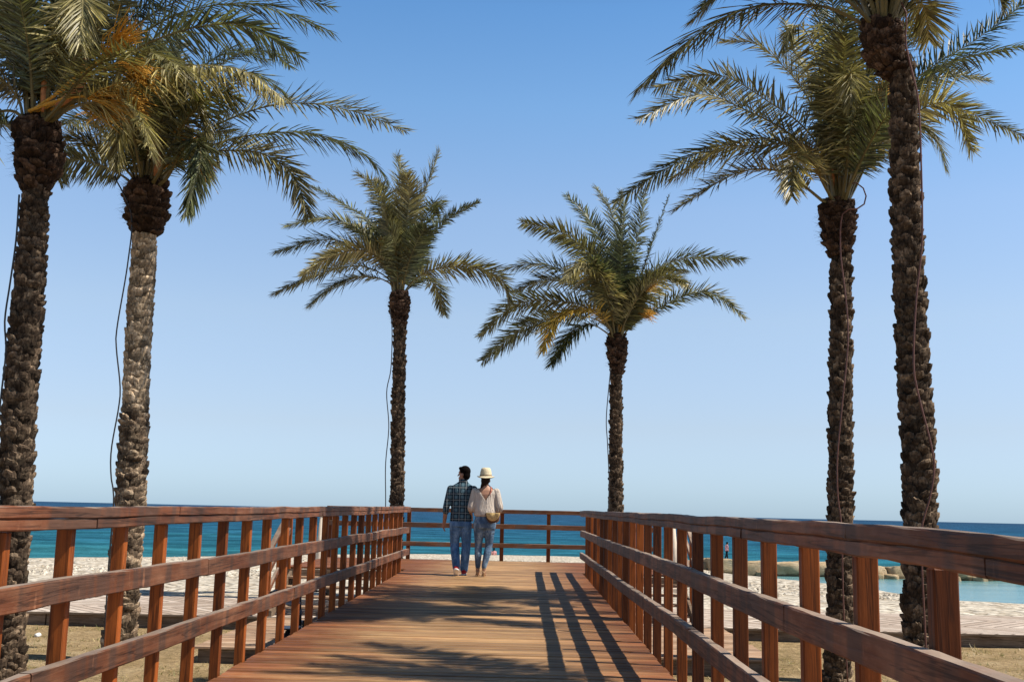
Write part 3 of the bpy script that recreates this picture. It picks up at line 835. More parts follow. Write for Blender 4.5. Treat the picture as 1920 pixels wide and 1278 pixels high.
palm('tall palm on the lagoon side with a hose looping out of its crown', Y5,
     [(478, 1556, 1598), (600, 1555, 1599), (700, 1553, 1600), (850, 1551, 1601), (980, 1549, 1602), (1150, 1547, 1602), (1235, 1543, 1598)], None,
     [(375, 1545, 1598), (392, 1537, 1605), (430, 1538, 1604), (455, 1545, 1600), (480, 1556, 1598)],
     [(z5((1200, 1150), (1100, 1070), (950, 975), (700, 990), (350, 1200)), -.6), (z5((1190, 1000), (1050, 850), (800, 790), (400, 910), (0, 1160)), .3),
      (z5((1190, 950), (1000, 760), (760, 630), (480, 540), (140, 680)), -.4), (z5((1200, 900), (1080, 720), (900, 590), (600, 430), (240, 500)), .9),
      (z5((1220, 850), (1120, 580), (980, 390), (800, 245), (620, 240)), .2), (z5((1240, 800), (1190, 450), (1110, 200), (1030, 145), (960, 300)), -.8, PALEK),
      (z5((1200, 1050), (1130, 920), (1060, 880), (1020, 980), (1020, 1120)), -1.4, dict(kind=1, droop=.5)), (z5((1260, 800), (1230, 450), (1190, 150), (1100, -60)), .5),
      (z5((1290, 800), (1290, 420), (1260, 120), (1230, -150)), -.5, dict(roll=.6)), (z5((1320, 800), (1370, 420), (1400, 120), (1380, -120)), .6),
      (z5((1210, 920), (1060, 820), (850, 830), (600, 850), (330, 1020)), -1.1), (z5((1240, 800), (1180, 560), (1060, 340), (980, 120)), 1.3),
      (z6((290, 1000), (400, 700), (700, 420), (1000, 230), (1290, 10)), .5), (z6((300, 1020), (450, 720), (760, 420), (980, 320), (1290, 255)), -.3),
      (z6((310, 1050), (420, 850), (700, 600), (950, 640), (1290, 790)), .6), (z6((300, 1040), (420, 860), (700, 620), (880, 610), (980, 860)), -1.0, dict(kind=1)),
      (z6((310, 1080), (480, 760), (680, 700), (780, 800), (830, 960)), 1.2), (z6((300, 1000), (560, 560), (850, 430), (1070, 460)), 1.4),
      (z6((280, 980), (330, 640), (450, 350), (640, 120)), -.6), (z6((290, 1000), (380, 620), (560, 280), (740, 60)), 1.2),
      (z6((270, 900), (270, 500), (290, 420), (290, 600)), -1.7, PALEK), (z6((240, 900), (200, 560), (220, 300), (260, 60)), -1.0), (z6((300, 1020), (420, 780), (520, 660), (640, 800)), -1.5)],
     7, 53, (1573, 372), .43, flowers=[((1560, 215), (1556, 170), -.3), ((1600, 190), (1610, 150), -.2), ((1640, 190), (1668, 165), .2)], spathes=[((1585, 360), (1600, 270), .035, -.1), ((1560, 360), (1565, 260), .035, -.1)], ndens=100)
def fill6(rf, k):
    az = R(k*360/22*1.0+rf.uniform(-9, 9)); el = R(rf.uniform(52, 80)); return az, el, rf.uniform(2.3, 3.0), rf.uniform(.15, .42)
def fill1(rf, k):
    az = R(k*360/12+rf.uniform(-10, 10)); el = R(rf.uniform(45, 80)); return az, el, rf.uniform(2.3, 2.9), rf.uniform(.2, .5)
palm('tallest palm, its dark bulging crown base leaning over a trunk with a long brown hose', Y6,
     [(120, 1664, 1712), (140, 1667, 1716), (220, 1668, 1722), (300, 1668, 1725), (400, 1670, 1730), (500, 1673, 1735), (700, 1680, 1746), (850, 1688, 1756), (980, 1690, 1760), (1200, 1690, 1755)], None,
     [(38, 1622, 1694), (60, 1612, 1697), (85, 1614, 1698), (110, 1634, 1702), (135, 1660, 1712), (150, 1668, 1716)],
     [([(1600, 36), (1540, 12), (1413, 13), (1298, 72), (1196, 168)], -.2, dict(lm=1.15, droop=.5)), ([(1620, 20), (1560, -30), (1450, -50), (1360, -20), (1300, 40)], .7),
      ([(1694, 20), (1715, 0), (1735, 20), (1742, 75)], .8), ([(1600, 10), (1500, -60), (1400, -60), (1320, 10)], -.9), ([(1700, 0), (1800, -90), (1950, -100), (2050, -20)], .3),
      ([(1690, -10), (1760, -100), (1850, -60), (1880, 10)], -1.2)],
     22, 61, (1656, 42), .46, ndens=92, rnd_fill=fill6)
palm('stout palm at the left edge of the picture with rust coloured sheaths in its crown', Y1,
     [(350, 40, 92), (480, 30, 88), (600, 16, 82), (700, 8, 75), (800, 1, 70), (950, -6, 62), (1100, -8, 52), (1210, -14, 50)], None,
     [(222, 32, 112), (245, 26, 119), (280, 25, 120), (310, 28, 117), (340, 36, 100), (362, 40, 92)],
     [([(140, 170), (230, 90), (340, 25), (480, 8), (622, 60)], .3, dict(droop=.5)), ([(140, 180), (280, 80), (440, 45), (560, 105)], -.4, dict(droop=.45)),
      ([(150, 150), (280, 30), (450, -30), (622, 15)], .9), ([(140, 190), (255, 146), (338, 124), (454, 131), (530, 185)], -1.0, dict(kind=1, droop=.8)),
      ([(100, 100), (150, -50), (200, -160)], .4), ([(70, 90), (50, -60), (20, -180)], -.5), ([(40, 140), (-20, 40), (-90, -20)], .5), ([(30, 180), (-30, 130), (-110, 150)], -.4),
      ([(30, 210), (-10, 215), (-50, 270), (-60, 350)], -.7), ([(20, 235), (-30, 235), (-70, 290)], .8), ([(105, 110), (135, 10), (155, 0), (150, 80)], -1.2, PALEK),
      ([(130, 160), (220, 60), (330, -30), (420, -60)], .6), ([(120, 140), (200, 30), (260, -60)], -.6), ([(110, 200), (170, 130), (260, 95), (350, 130)], -1.5), ([(50, 150), (10, 60), (-10, -40)], 1.0),
      ([(130, 190), (190, 160), (250, 190), (290, 270)], 1.5), ([(140, 200), (220, 190), (260, 215), (285, 290)], -1.3, dict(kind=1))],
     12, 71, (71, 222), .45, flowers=[((200, 172), (262, 200), -.5), ((215, 95), (245, 62), -.4), ((190, 180), (240, 185), -.8), ((170, 200), (215, 215), -.3), ((240, 110), (275, 150), -.7)],
     spathes=[((105, 200), (165, 150), .05, -.25), ((80, 210), (82, 115), .035, -.2), ((120, 190), (175, 75), .035, .1), ((60, 205), (62, 110), .03, -.1)], ndens=94, rnd_fill=fill1)
palm('pale barked palm with a black hose sagging beside its trunk', Y2,
     [(435, 246, 299), (500, 240, 297), (600, 232, 291), (700, 227, 286), (800, 221, 283), (930, 213, 276), (1060, 203, 268), (1150, 196, 262), (1215, 185, 258)], None,
     [(338, 236, 312), (355, 230, 320), (395, 230, 320), (420, 236, 313), (440, 245, 300)],
     [(z2((20, 1000), (150, 900), (300, 865), (560, 870), (760, 1000), (850, 1240)), -.3), (z2((30, 980), (250, 850), (500, 775), (850, 760), (1150, 870), (1300, 1030)), .4, dict(droop=.5)),
      (z2((20, 960), (240, 760), (560, 620), (850, 590), (1150, 650), (1400, 750)), -.5), (z1((840, 880), (900, 760), (970, 700), (1000, 800), (930, 1070)), -1.2, dict(droop=.7)),
      (z1((640, 900), (560, 850), (450, 810), (330, 800), (290, 900)), .3), (z1((650, 870), (520, 760), (400, 700), (280, 690)), -.5), (z1((690, 800), (640, 560), (600, 540), (590, 820)), -1.5, PALEK),
      (z1((780, 800), (870, 420), (970, 460), (1030, 650)), -1.0, dict(kind=1, droop=.6)), (z1((740, 750), (730, 450), (700, 150)), .6), (z1((780, 750), (830, 400), (900, 150)), -.3),
      (z1((700, 760), (620, 480), (540, 230)), .9), (z1((810, 800), (950, 420), (1150, 250), (1330, 300)), .5, dict(droop=.5)), (z2((10, 900), (200, 620), (450, 420), (650, 480), (760, 620)), 1.0),
      (z2((10, 900), (180, 560), (400, 330), (620, 300), (740, 380)), -.8), (z1((660, 860), (560, 700), (440, 600), (330, 620)), 1.3), (z1((800, 850), (930, 600), (1080, 470), (1200, 500)), -1.4, dict(droop=.5)),
      (z1((820, 880), (930, 780), (1010, 760), (1000, 900)), 1.3)],
     7, 83, (275, 342), .44, flowers=[((345, 265), (348, 245), -.3), ((370, 290), (385, 325), -.2), ((240, 160), (215, 190), -.3), ((200, 190), (170, 215), .1)],
     spathes=[((285, 300), (312, 190), .045, -.15), ((300, 290), (330, 228), .04, -.15), ((278, 280), (290, 210), .04, -.2), ((290, 330), (300, 285), .04, -.25)], ndens=96, pale=.40)

def fill7(rf, k):
    az = R(118+k*190/15+rf.uniform(-8, 8)); el = R(rf.uniform(35, 75)); return az, el, rf.uniform(2.6, 3.3), rf.uniform(.25, .5)
def px_of(p):
    d = p-EYE; z = d.dot(FWD); return 960+F*d.dot(RGT)/z, 639-F*d.dot(UPV)/z
def col(y0, z0, z1, n, w0, w1, Y, X):
    out = []
    for i in range(n):
        z = z0+(z1-z0)*i/(n-1); w = w0+(w1-w0)*i/(n-1); c = Vector((X, Y, z)); a = px_of(c); b = px_of(c+Vector((w, 0, 0))); out.append((a[1], 2*a[0]-b[0], b[0]))
    return out
PX7, PY7 = 5.2, 6.9  # palm out of view, added so its fronds shade the nearest boards
c7 = px_of(Vector((PX7, PY7, 6.7)))
palm('unseen palm added beside the near end of the footbridge to shade the first boards', PY7, col(0, 6.0, .2, 6, .17, .2, PY7, PX7), None, col(0, 6.65, 5.9, 5, .25, .18, PY7, PX7), [], 15, 97, c7, .46, ndens=80, rnd_fill=fill7)

# hoses hanging on the trunks
def hose(path, Y, mat, label):
    P = [at_y(x, y, Y-.24) for x, y in path]
    e = P[-1]; P.append(Vector((e.x, e.y, max(0.03, e.z-.9)))); 
    if P[-1].z > .05: P.append(Vector((e.x+.03, e.y, .02)))
    bm = bmesh.new(); tube(bm, spline(P, 60), .010 if Y < 20 else .012, 6)
    o = obj('irrigation_hose', bm, mat, smooth=True); tag(o, label, 'hose', 'hoses on the palm trunks')
hose([(36, 365), (30, 450), (19, 530), (9, 600), (11, 660), (1, 750), (-6, 830)], Y1, m_hose_b, 'black hose hanging beside the trunk of the palm at the left edge')
hose([(214, 330), (246, 400), (240, 490), (220, 610), (218, 650), (225, 720), (223, 760), (209, 840), (208, 890), (213, 940)], Y2, m_hose_b, 'black hose sagging clear of the pale barked palm trunk')
hose([(730, 575), (735, 615), (733, 690), (725, 735), (729, 800), (723, 870), (723, 945)], Y3, m_hose_b, 'thin black hose on the palm standing near the plaid shirted man')
hose([(1145, 690), (1137, 780), (1139, 830), (1142, 900), (1141, 950)], Y4, m_hose_b, 'thin black hose on the palm behind the back railing')
hose([(1590, 345), (1606, 343), (1622, 358), (1622, 380), (1606, 392), (1580, 400), (1576, 470), (1586, 560), (1590, 640), (1578, 770), (1570, 860), (1571, 930), (1578, 990)], Y5, m_hose_r, 'brown hose looping out of a palm crown and down its trunk')
hose([(1690, 5), (1700, 30), (1698, 80), (1710, 135), (1722, 190), (1727, 300), (1729, 450), (1718, 560), (1713, 680), (1722, 740), (1745, 830), (1752, 880), (1742, 940), (1728, 1000)], Y6, m_hose_r, 'long brown hose running down the tallest palm trunk')

# ------------------------------------------------------------------ people
def remesh(bm, name, mat, parent, vox=0.012, smooth=4, cut=None, sub=False):
    me = bpy.data.meshes.new('tmp'); bmesh.ops.recalc_face_normals(bm, faces=bm.faces); bm.to_mesh(me); bm.free()
    t = bpy.data.objects.new('tmp', me); COL.objects.link(t)
    m = t.modifiers.new('r', 'REMESH'); m.mode = 'VOXEL'; m.voxel_size = vox
    s = t.modifiers.new('s', 'SMOOTH'); s.iterations = smooth; s.factor = 0.5
    dg = bpy.context.evaluated_depsgraph_get(); dg.update()
    me2 = bpy.data.meshes.new_from_object(t.evaluated_get(dg)); me2.name = name
    bpy.data.objects.remove(t); bpy.data.meshes.remove(me)
    if cut:
        b2 = bmesh.new(); b2.from_mesh(me2)
        bmesh.ops.delete(b2, geom=[f for f in b2.faces if cut(f.calc_center_median())], context='FACES'); b2.to_mesh(me2); b2.free()
    me2.materials.clear(); me2.materials.append(mat)
    for p in me2.polygons: p.use_smooth = True
    o = bpy.data.objects.new(name, me2); COL.objects.link(o); o.parent = parent
    return o
def blob(bm, c, r, rot=None):
    bb = bmesh.new(); bmesh.ops.create_icosphere(bb, subdivisions=3, radius=1)
    M = Matrix.Translation(Vector(c)) @ (rot.to_4x4() if rot else Matrix.Identity(4)) @ Matrix.Diagonal((*r, 1))
    bmesh.ops.transform(bb, matrix=M, verts=bb.verts); merge(bm, bb)
def limb(bm, pts, rad, seg=14):
    P = [Vector(p) for p in pts]
    n = max(8, len(P)*5); SP = spline(P, n)
    L = [0]
    for a, b in zip(P, P[1:]): L.append(L[-1]+(b-a).length)
    SR = [interp(L[-1]*i/(n-1), L, rad) for i in range(n)]
    tube(bm, SP, SR, seg); blob(bm, P[0], (rad[0],)*3); blob(bm, P[-1], (rad[-1],)*3)
def torso(bm, rings, seg=28):
    """rings: (z, cx, cy, rx, ry)"""
    rows = [[(cx+rx*math.copysign(abs(math.cos(a))**.85, math.cos(a)), cy+ry*math.sin(a), z) for a in [2*math.pi*k/seg for k in range(seg)]] for z, cx, cy, rx, ry in rings]
    vs, _ = quadgrid(bm, rows, True); bm.faces.new(vs[0][::-1]); bm.faces.new(vs[-1])
def hand(bm, w, d, side, curl=.5, s=1.0):
    """relaxed hand from wrist w pointing along d (world down-ish)"""
    w = Vector(w); d = Vector(d).normalized(); fwd = Vector((0, 1, 0)); fwd = (fwd-d*fwd.dot(d)).normalized(); pal = d.cross(fwd)*side
    limb(bm, [w, w+d*.04*s, w+d*.085*s], [.024*s, .030*s, .028*s], 10)
    for k, (o, l) in enumerate(((-.027, .062), (-.009, .074), (.009, .078), (.027, .070))):
        b = w+d*.085*s+fwd*o*s
        limb(bm, [b, b+d*l*.5*s+pal*.006*s, b+d*l*.9*s+pal*.03*curl*s], [.0095*s, .009*s, .0075*s], 8)
    b = w+d*.03*s+fwd*.026*s
    limb(bm, [b, b+d*.035*s+fwd*.022*s, b+d*.068*s+fwd*.026*s+pal*.01], [.012*s, .0105*s, .008*s], 8)

m_skin = simple('skin', (0.42, 0.22, 0.14), 0.55, 0.35, 0.10, 8)
m_skin2 = simple('skin_tanned', (0.34, 0.165, 0.10), 0.55, 0.35, 0.10, 8)
m_hair = simple('dark_hair', (0.006, 0.004, 0.0035), 0.85, 0.04, 0.4, 60, 0.4)
def denim(name, c0, c1, c2):
    M = Mat(name, 0.85, 0.15); co = M.coord(space='Object')
    f = M.noise(M.coord((9, 9, 3)), 1.0, 4, 0.7); g = M.noise(co, 220, 2)
    fold = M.noise(M.coord((3, 3, 22)), 1.0, 3, 0.6, 1.0)
    c = M.ramp(f, [(0.3, c0), (0.5, c1), (0.72, c2)])
    c = M.mix(1.0, c, M.ramp(g, [(0.3, .75), (.7, 1.2)]), 'MULTIPLY')
    M.color(c); M.bump(fold, 0.8, 0.03); return M.m
m_hair2 = simple('brown_hair', (0.020, 0.011, 0.007), 0.7, 0.12, 0.4, 60, 0.4)
m_jean = denim('blue_denim', (0.038, 0.090, 0.185), (0.095, 0.195, 0.36), (0.27, 0.43, 0.64))
m_jean2 = denim('washed_denim', (0.036, 0.062, 0.115), (0.105, 0.165, 0.25), (0.42, 0.52, 0.60))
def plaid():
    M = Mat('plaid_cotton', 0.9, 0.1); p = M.sep(M.coord())
    def band(ax, per, w, off=0.0):
        return M.math('LESS_THAN', M.math('FRACT', M.math('ADD', M.math('DIVIDE', ax, per), off)), w)
    c = M.mix(band(p[0], .105, .46), (0.014, 0.032, 0.048), (0.060, 0.108, 0.138))
    c2 = M.mix(band(p[2], .105, .46), (0.55, 0.55, 0.55), (1.55, 1.5, 1.45))
    c = M.mix(1.0, c, c2, 'MULTIPLY')
    c = M.mix(M.math('MULTIPLY', band(p[0], .105, .12, .3), .30), c, (0.50, 0.55, 0.56))
    c = M.mix(M.math('MULTIPLY', band(p[2], .105, .12, .3), .30), c, (0.50, 0.55, 0.56))
    fold = M.noise(M.coord((7, 7, 3)), 1.0, 4, 0.6, 1.2)
    M.color(c); M.bump(fold, 0.9, 0.05); return M.m
m_plaid = plaid()
def cloth(name, col):
    M = Mat(name, 0.9, 0.1); fold = M.noise(M.coord((16, 12, 2.2)), 1.0, 4, 0.6, 1.0)
    M.color(M.ramp(fold, [(0.3, tuple(c*.86 for c in col)), (0.6, col)])); M.bump(fold, 1.0, 0.06); return M.m
m_blouse = cloth('cream_knit', (0.62, 0.53, 0.45))
m_straw = simple('straw', (0.66, 0.56, 0.38), 0.85, 0.1, 0.2, 70, 0.5)
m_band = simple('hat_band', (0.30, 0.21, 0.13), 0.8, 0.1)
m_red = simple('red_canvas', (0.42, 0.03, 0.035), 0.7, 0.2)
m_white = simple('white_rubber', (0.75, 0.73, 0.70), 0.6, 0.3, 0.08)
m_tan = simple('tan_leather', (0.42, 0.27, 0.15), 0.5, 0.4)
m_bag = simple('bag_straw', (0.58, 0.40, 0.17), 0.75, 0.2, 0.3, 45, 0.5)
m_brown = simple('brown_leather', (0.07, 0.032, 0.02), 0.45, 0.4)
m_strap = simple('coral_strap', (0.6, 0.16, 0.11), 0.7, 0.2)

def person_man(px, py):
    g = at_deck(px, py); r = empty('person', (g.x, g.y, deck_z(g.y)+.001))
    tag(r, 'man walking away in a dark plaid shirt, blue jeans and red sneakers', 'person')
    hx, hz = .035, 1.665
    T = [(0.90, 0, 0, .150, .105), (1.02, 0, 0, .148, .10), (1.15, .005, .005, .155, .10), (1.30, .008, 0, .180, .112), (1.40, .01, .0, .195, .108), (1.47, .012, .005, .165, .085), (1.515, .015, .01, .09, .065), (1.56, .02, .015, .058, .06)]
    legL = [(-.088, .0, .90), (-.095, .07, .50), (-.040, -.17, .13)]; legR = [(.088, 0, .90), (.10, .045, .50), (.075, .06, .085)]
    armL = [(-.185, .0, 1.42), (-.245, -.045, 1.13), (-.275, .03, .885)]; armR = [(.205, .0, 1.42), (.285, -.02, 1.17), (.30, .16, 1.0)]
    bm = bmesh.new(); torso(bm, T)
    limb(bm, legL, [.075, .052, .036]); limb(bm, legR, [.075, .052, .036])
    for A, s in ((armL, 1), (armR, -1)):
        limb(bm, A, [.048, .044, .033]); d = Vector(A[2])-Vector(A[1]); hand(bm, A[2], d, s, .9, 1.15)
    limb(bm, [(.02, .01, 1.50), (.03, .012, 1.60)], [.058, .055])
    yaw = Matrix.Rotation(R(62), 3, 'Z')         # head turned to his left
    hc = Vector((hx, .015, hz))
    def H(v): return hc + yaw @ Vector(v)
    blob(bm, H((0, 0, .03)), (.077, .096, .105), yaw); blob(bm, H((0, .03, -.06)), (.058, .068, .062), yaw)
    limb(bm, [H((0, .10, .015)), H((0, .122, -.018))], [.010, .014], 8); limb(bm, [H((0, .092, -.055)), H((0, .10, -.058))], [.018, .012], 8)
    blob(bm, H((0, .085, -.095)), (.024, .02, .02), yaw)
    for s in (-1, 1):
        blob(bm, H((s*.078, -.01, -.01)), (.012, .022, .032), yaw); blob(bm, H((s*.03, .088, .035)), (.016, .012, .008), yaw)
    for L_, foot in ((legL, None), (legR, None)):
        a = Vector(L_[2]); limb(bm, [a, a+Vector((0, .07, -.045))], [.036, .035])
    remesh(bm, 'body', m_skin2, r, .009, 3)
    bm = bmesh.new(); blob(bm, H((0, -.012, .055)), (.086, .104, .098), yaw); blob(bm, H((0, -.045, -.01)), (.078, .062, .085), yaw); blob(bm, H((0, .065, .105)), (.055, .035, .03), yaw)
    fw = yaw @ Vector((0, 1, 0))
    remesh(bm, 'hair', m_hair, r, .009, 2, cut=lambda c: (Vector(c)-H((0, .045, .055))).dot(fw) > .0 and c.z < hz+.075)
    bm = bmesh.new()
    torso(bm, [(.885, 0, 0, .186, .135), (.95, 0, 0, .180, .133), (1.05, 0, 0, .172, .125), (1.18, .005, .003, .176, .122), (1.32, .008, 0, .200, .128), (1.41, .01, 0, .212, .12), (1.47, .012, .003, .180, .098), (1.52, .017, .008, .105, .078), (1.545, .02, .01, .078, .072)])
    for A in (armL, armR):
        a, b, c = map(Vector, A); limb(bm, [a, b, b.lerp(c, .38)], [.064, .058, .053])
    remesh(bm, 'shirt', m_plaid, r, .011, 3)
    bm = bmesh.new(); rows = []
    for z, rr in ((1.525, .083), (1.555, .075), (1.575, .068)):
        rows.append([(.022+rr*math.cos(2*math.pi*k/18), .012+rr*.95*math.sin(2*math.pi*k/18), z-.012*math.sin(2*math.pi*k/18)) for k in range(18)])
    quadgrid(bm, rows, True); o = obj('collar', bm, m_plaid, r, True, local=True); m = o.modifiers.new('t', 'SOLIDIFY'); m.thickness = .006
    bm = bmesh.new(); torso(bm, [(.80, 0, 0, .165, .125), (.88, 0, 0, .168, .128), (.97, 0, 0, .155, .112)])
    for Lg in (legL, legR):
        a, b, c = map(Vector, Lg); limb(bm, [a+Vector((0, -.01, -.06)), a.lerp(b, .5), b, b.lerp(c, .45)+Vector((0, -.012, 0)), c+Vector((0, 0, .01))], [.102, .092, .077, .076, .066])
    remesh(bm, 'jeans', m_jean, r, .011, 3)
    for (L_, rot) in ((legL, -34), (legR, 0)):
        a = Vector(L_[2]); Mx = Matrix.Translation(Vector((a.x, a.y, a.z-.0))) @ Matrix.Rotation(R(rot), 4, 'X')
        bm = bmesh.new(); 
        limb(bm, [(0, -.035, -.035), (0, .06, -.038), (0, .15, -.048)], [.046, .042, .033]); limb(bm, [(0, -.02, .0), (0, -.01, -.03)], [.045, .045])
        for v in bm.verts: v.co.z = max(v.co.z, -.070)
        bmesh.ops.transform(bm, matrix=Mx, verts=bm.verts); o = remesh(bm, 'sneaker', m_red, r, .009, 1)
        bm = bmesh.new(); limb(bm, [(0, -.038, -.068), (0, .06, -.068), (0, .155, -.068)], [.050, .044, .036])
        for v in bm.verts: v.co.z = min(max(v.co.z, -.085), -.058)
        bmesh.ops.transform(bm, matrix=Mx, verts=bm.verts)
        s = remesh(bm, 'sole', m_white, o, .008, 0)
    return r
person_man(861, 1078)

def person_woman(px, py):
    g = at_deck(px, py); r = empty('person', (g.x, g.y, deck_z(g.y)+.001))
    tag(r, 'woman walking away in a straw hat, cream low-backed blouse and skinny jeans', 'person')
    hz = 1.575; heel = .05
    T = [(.88, .005, 0, .16, .115), (.98, .005, 0, .13, .09), (1.10, 0, .005, .122, .082), (1.24, 0, .005, .14, .09), (1.34, 0, .003, .155, .09), (1.41, 0, .005, .155, .075), (1.45, 0, .01, .09, .055), (1.48, 0, .012, .050, .05)]
    legL = [(-.085, 0, .88), (-.095, .05, .50), (-.095, .05, .13)]; legR = [(.085, 0, .88), (.080, .035, .50), (.012, -.06, .13)]
    armL = [(-.175, .0, 1.385), (-.235, -.03, 1.12), (-.23, .14, .985)]; armR = [(.185, .0, 1.385), (.250, -.03, 1.13), (.225, .13, .975)]
    bm = bmesh.new(); torso(bm, T); limb(bm, legL, [.075, .048, .031]); limb(bm, legR, [.075, .048, .031])
    for A, s in ((armL, 1), (armR, -1)):
        limb(bm, A, [.040, .034, .024]); hand(bm, A[2], Vector(A[2])-Vector(A[1]), s, .8, .9)
    limb(bm, [(0, .01, 1.43), (0, .012, 1.52)], [.045, .045])
    blob(bm, (0, .012, hz+.02), (.070, .09, .098)); blob(bm, (0, .035, hz-.06), (.05, .062, .055)); limb(bm, [(0, .10, hz+.005), (0, .118, hz-.02)], [.008, .012], 8)
    blob(bm, (0, .09, hz-.05), (.02, .014, .009)); 
    for s in (-1, 1): blob(bm, (s*.07, .0, hz-.01), (.011, .02, .028)); blob(bm, (s*.028, .085, hz+.03), (.014, .01, .007))
    for Lg in (legL, legR):
        a = Vector(Lg[2]); limb(bm, [a, a+Vector((0, .0, -.045)), a+Vector((0, .08, -.105))], [.031, .033, .026]); limb(bm, [a+Vector((0, .07, -.1)), a+Vector((0, .13, -.115))], [.03, .018])
    remesh(bm, 'body', m_skin, r, .009, 3)
    bm = bmesh.new(); blob(bm, (0, -.012, hz+.02), (.078, .092, .10)); blob(bm, (-.018, -.04, hz-.035), (.058, .05, .055)); limb(bm, [(-.03, -.04, hz-.05), (-.055, -.04, hz-.09), (-.072, -.03, hz-.125)], [.034, .028, .015])
    remesh(bm, 'hair', m_hair2, r, .009, 2, cut=lambda c: c.y > .045 and c.z < hz+.06)
    # hat
    rows = []
    seg = 28
    prof = [(.146, -.012), (.148, -.004), (.122, .0), (.102, .010), (.099, .03), (.095, .07), (.086, .11), (.074, .140), (.050, .152), (.0, .138)]
    bm = bmesh.new()
    for rr, z in prof:
        row = []
        for k in range(seg):
            a = 2*math.pi*k/seg; pinch = 1-.12*(z > .05)*max(0, math.sin(a))**2
            bz = (-.018*abs(math.sin(a))**2+.012*math.cos(a)**2)*(rr > .11)
            row.append((rr*math.cos(a)*pinch, .005+rr*1.08*math.sin(a), hz+.058+z+bz))
        rows.append(row)
    quadgrid(bm, rows, True); o = obj('sun_hat', bm, m_straw, r, True, local=True); md = o.modifiers.new('t', 'SOLIDIFY'); md.thickness = .005
    bm = bmesh.new(); quadgrid(bm, [[(rr*math.cos(2*math.pi*k/seg), .005+rr*1.08*math.sin(2*math.pi*k/seg), hz+.058+z) for k in range(seg)] for rr, z in ((.104, .012), (.1025, .032))], True)
    obj('hat_band', bm, m_band, o, True, local=True)
    # blouse: loose, open V at the back
    bm = bmesh.new()
    torso(bm, [(.975, .005, 0, .165, .125), (.995, .005, 0, .188, .145), (1.06, .003, 0, .186, .142), (1.15, 0, 0, .176, .125), (1.25, 0, .0, .172, .115), (1.35, 0, .0, .185, .108), (1.405, 0, .004, .185, .092), (1.435, 0, .008, .145, .075), (1.455, 0, .01, .10, .066)])
    for A in (armL, armR):
        a, b, c = map(Vector, A); limb(bm, [a, a.lerp(b, .6), b, b.lerp(c, .22)], [.062, .062, .058, .052])
    def vcut(c):
        z0 = 1.235
        if c.y < .03 and c.z > z0: return abs(c.x-.012) < (c.z-z0)*.66
        return c.z > 1.42 and math.hypot(c.x-.012, c.y) < .135
    o = remesh(bm, 'blouse', m_blouse, r, .011, 3, cut=vcut); md = o.modifiers.new('t', 'SOLIDIFY'); md.thickness = .006
    for s, p in ((1, [(.085, .03, 1.465), (.10, -.03, 1.455), (.095, -.080, 1.39), (.08, -.098, 1.30)]),):
        bm = bmesh.new(); tube(bm, spline(p, 10), .007, 6); obj('top_strap', bm, m_strap, r, True, local=True)
    bm = bmesh.new(); torso(bm, [(.78, .003, 0, .182, .130), (.86, .004, -.008, .188, .140), (.95, .005, 0, .165, .118), (1.04, .005, 0, .145, .100)])
    for Lg in (legL, legR):
        a, b, c = map(Vector, Lg); limb(bm, [a+Vector((0, -.005, -.05)), a.lerp(b, .5), b, b.lerp(c, .4)+Vector((0, -.018, 0)), c+Vector((0, 0, .03))], [.106, .085, .061, .062, .043])
    remesh(bm, 'jeans', m_jean2, r, .010, 2)
    for Lg in (legL, legR):
        a = Vector(Lg[2])
        bm = bmesh.new()
        limb(bm, [a+Vector((0, -.035, -.075)), a+Vector((0, .06, -.125)), a+Vector((0, .14, -.128))], [.014, .013, .012], 8)
        limb(bm, [a+Vector((0, -.042, -.07)), a+Vector((0, -.035, -.125))], [.016, .009], 8)
        limb(bm, [a+Vector((-.028, -.03, -.04)), a+Vector((0, -.045, -.06)), a+Vector((.028, -.03, -.04))], [.010]*3, 8)
        ring = [a+Vector((.038*math.cos(t), .038*math.sin(t), -.005)) for t in [k*math.pi/6 for k in range(13)]]
        tube(bm, ring, .007, 6)
        limb(bm, [a+Vector((-.035, .08, -.115)), a+Vector((0, .085, -.075)), a+Vector((.035, .08, -.115))], [.010]*3, 8)
        o = remesh(bm, 'heeled_sandal', m_tan, r, .006, 1)
    # shoulder bag
    bz = empty('shoulder_bag', (r.location.x+.135, r.location.y-.155, r.location.z+.965), R(-12)); bz.scale = (1.22, 1.1, 1.22); tag(bz, 'small half-round tan bag hanging at the woman\'s hip', 'bag')
    bm = bmesh.new(); rows = []
    for yy, k in ((-.035, .80), (-.028, 1), (.028, 1), (.035, .80)):
        rows.append([(.098*k*math.cos(R(180+180*i/16)), yy, .055+.135*k*math.sin(R(180+180*i/16))) for i in range(17)])
    vs, _ = quadgrid(bm, rows, True); bm.faces.new(vs[0]); bm.faces.new(vs[-1][::-1]); bmesh.ops.recalc_face_normals(bm, faces=bm.faces)
    obj('pouch', bm, m_brown, bz, local=True)
    bm = bmesh.new(); rows = []
    for yy, k in ((-.042, .0), (-.047, .55), (-.043, .95), (-.036, 1.04)):
        rows.append([(.012+.090*k*math.cos(R(180+180*i/16)), yy, .062+.105*k*math.sin(R(180+180*i/16))) for i in range(17)])
    quadgrid(bm, rows); bmesh.ops.remove_doubles(bm, verts=bm.verts, dist=.0005)
    o = obj('flap', bm, m_bag, bz, True, local=True); md = o.modifiers.new('t', 'SOLIDIFY'); md.thickness = .005
    bm = bmesh.new(); tube(bm, spline([(.06, .02, .05), (.06, .10, .13), (.03, .22, .24), (-.04, .27, .36), (-.14, .27, .45)], 16), .007, 6)
    obj('strap', bm, m_brown, bz, True, local=True)
    return r
person_woman(906, 1080)

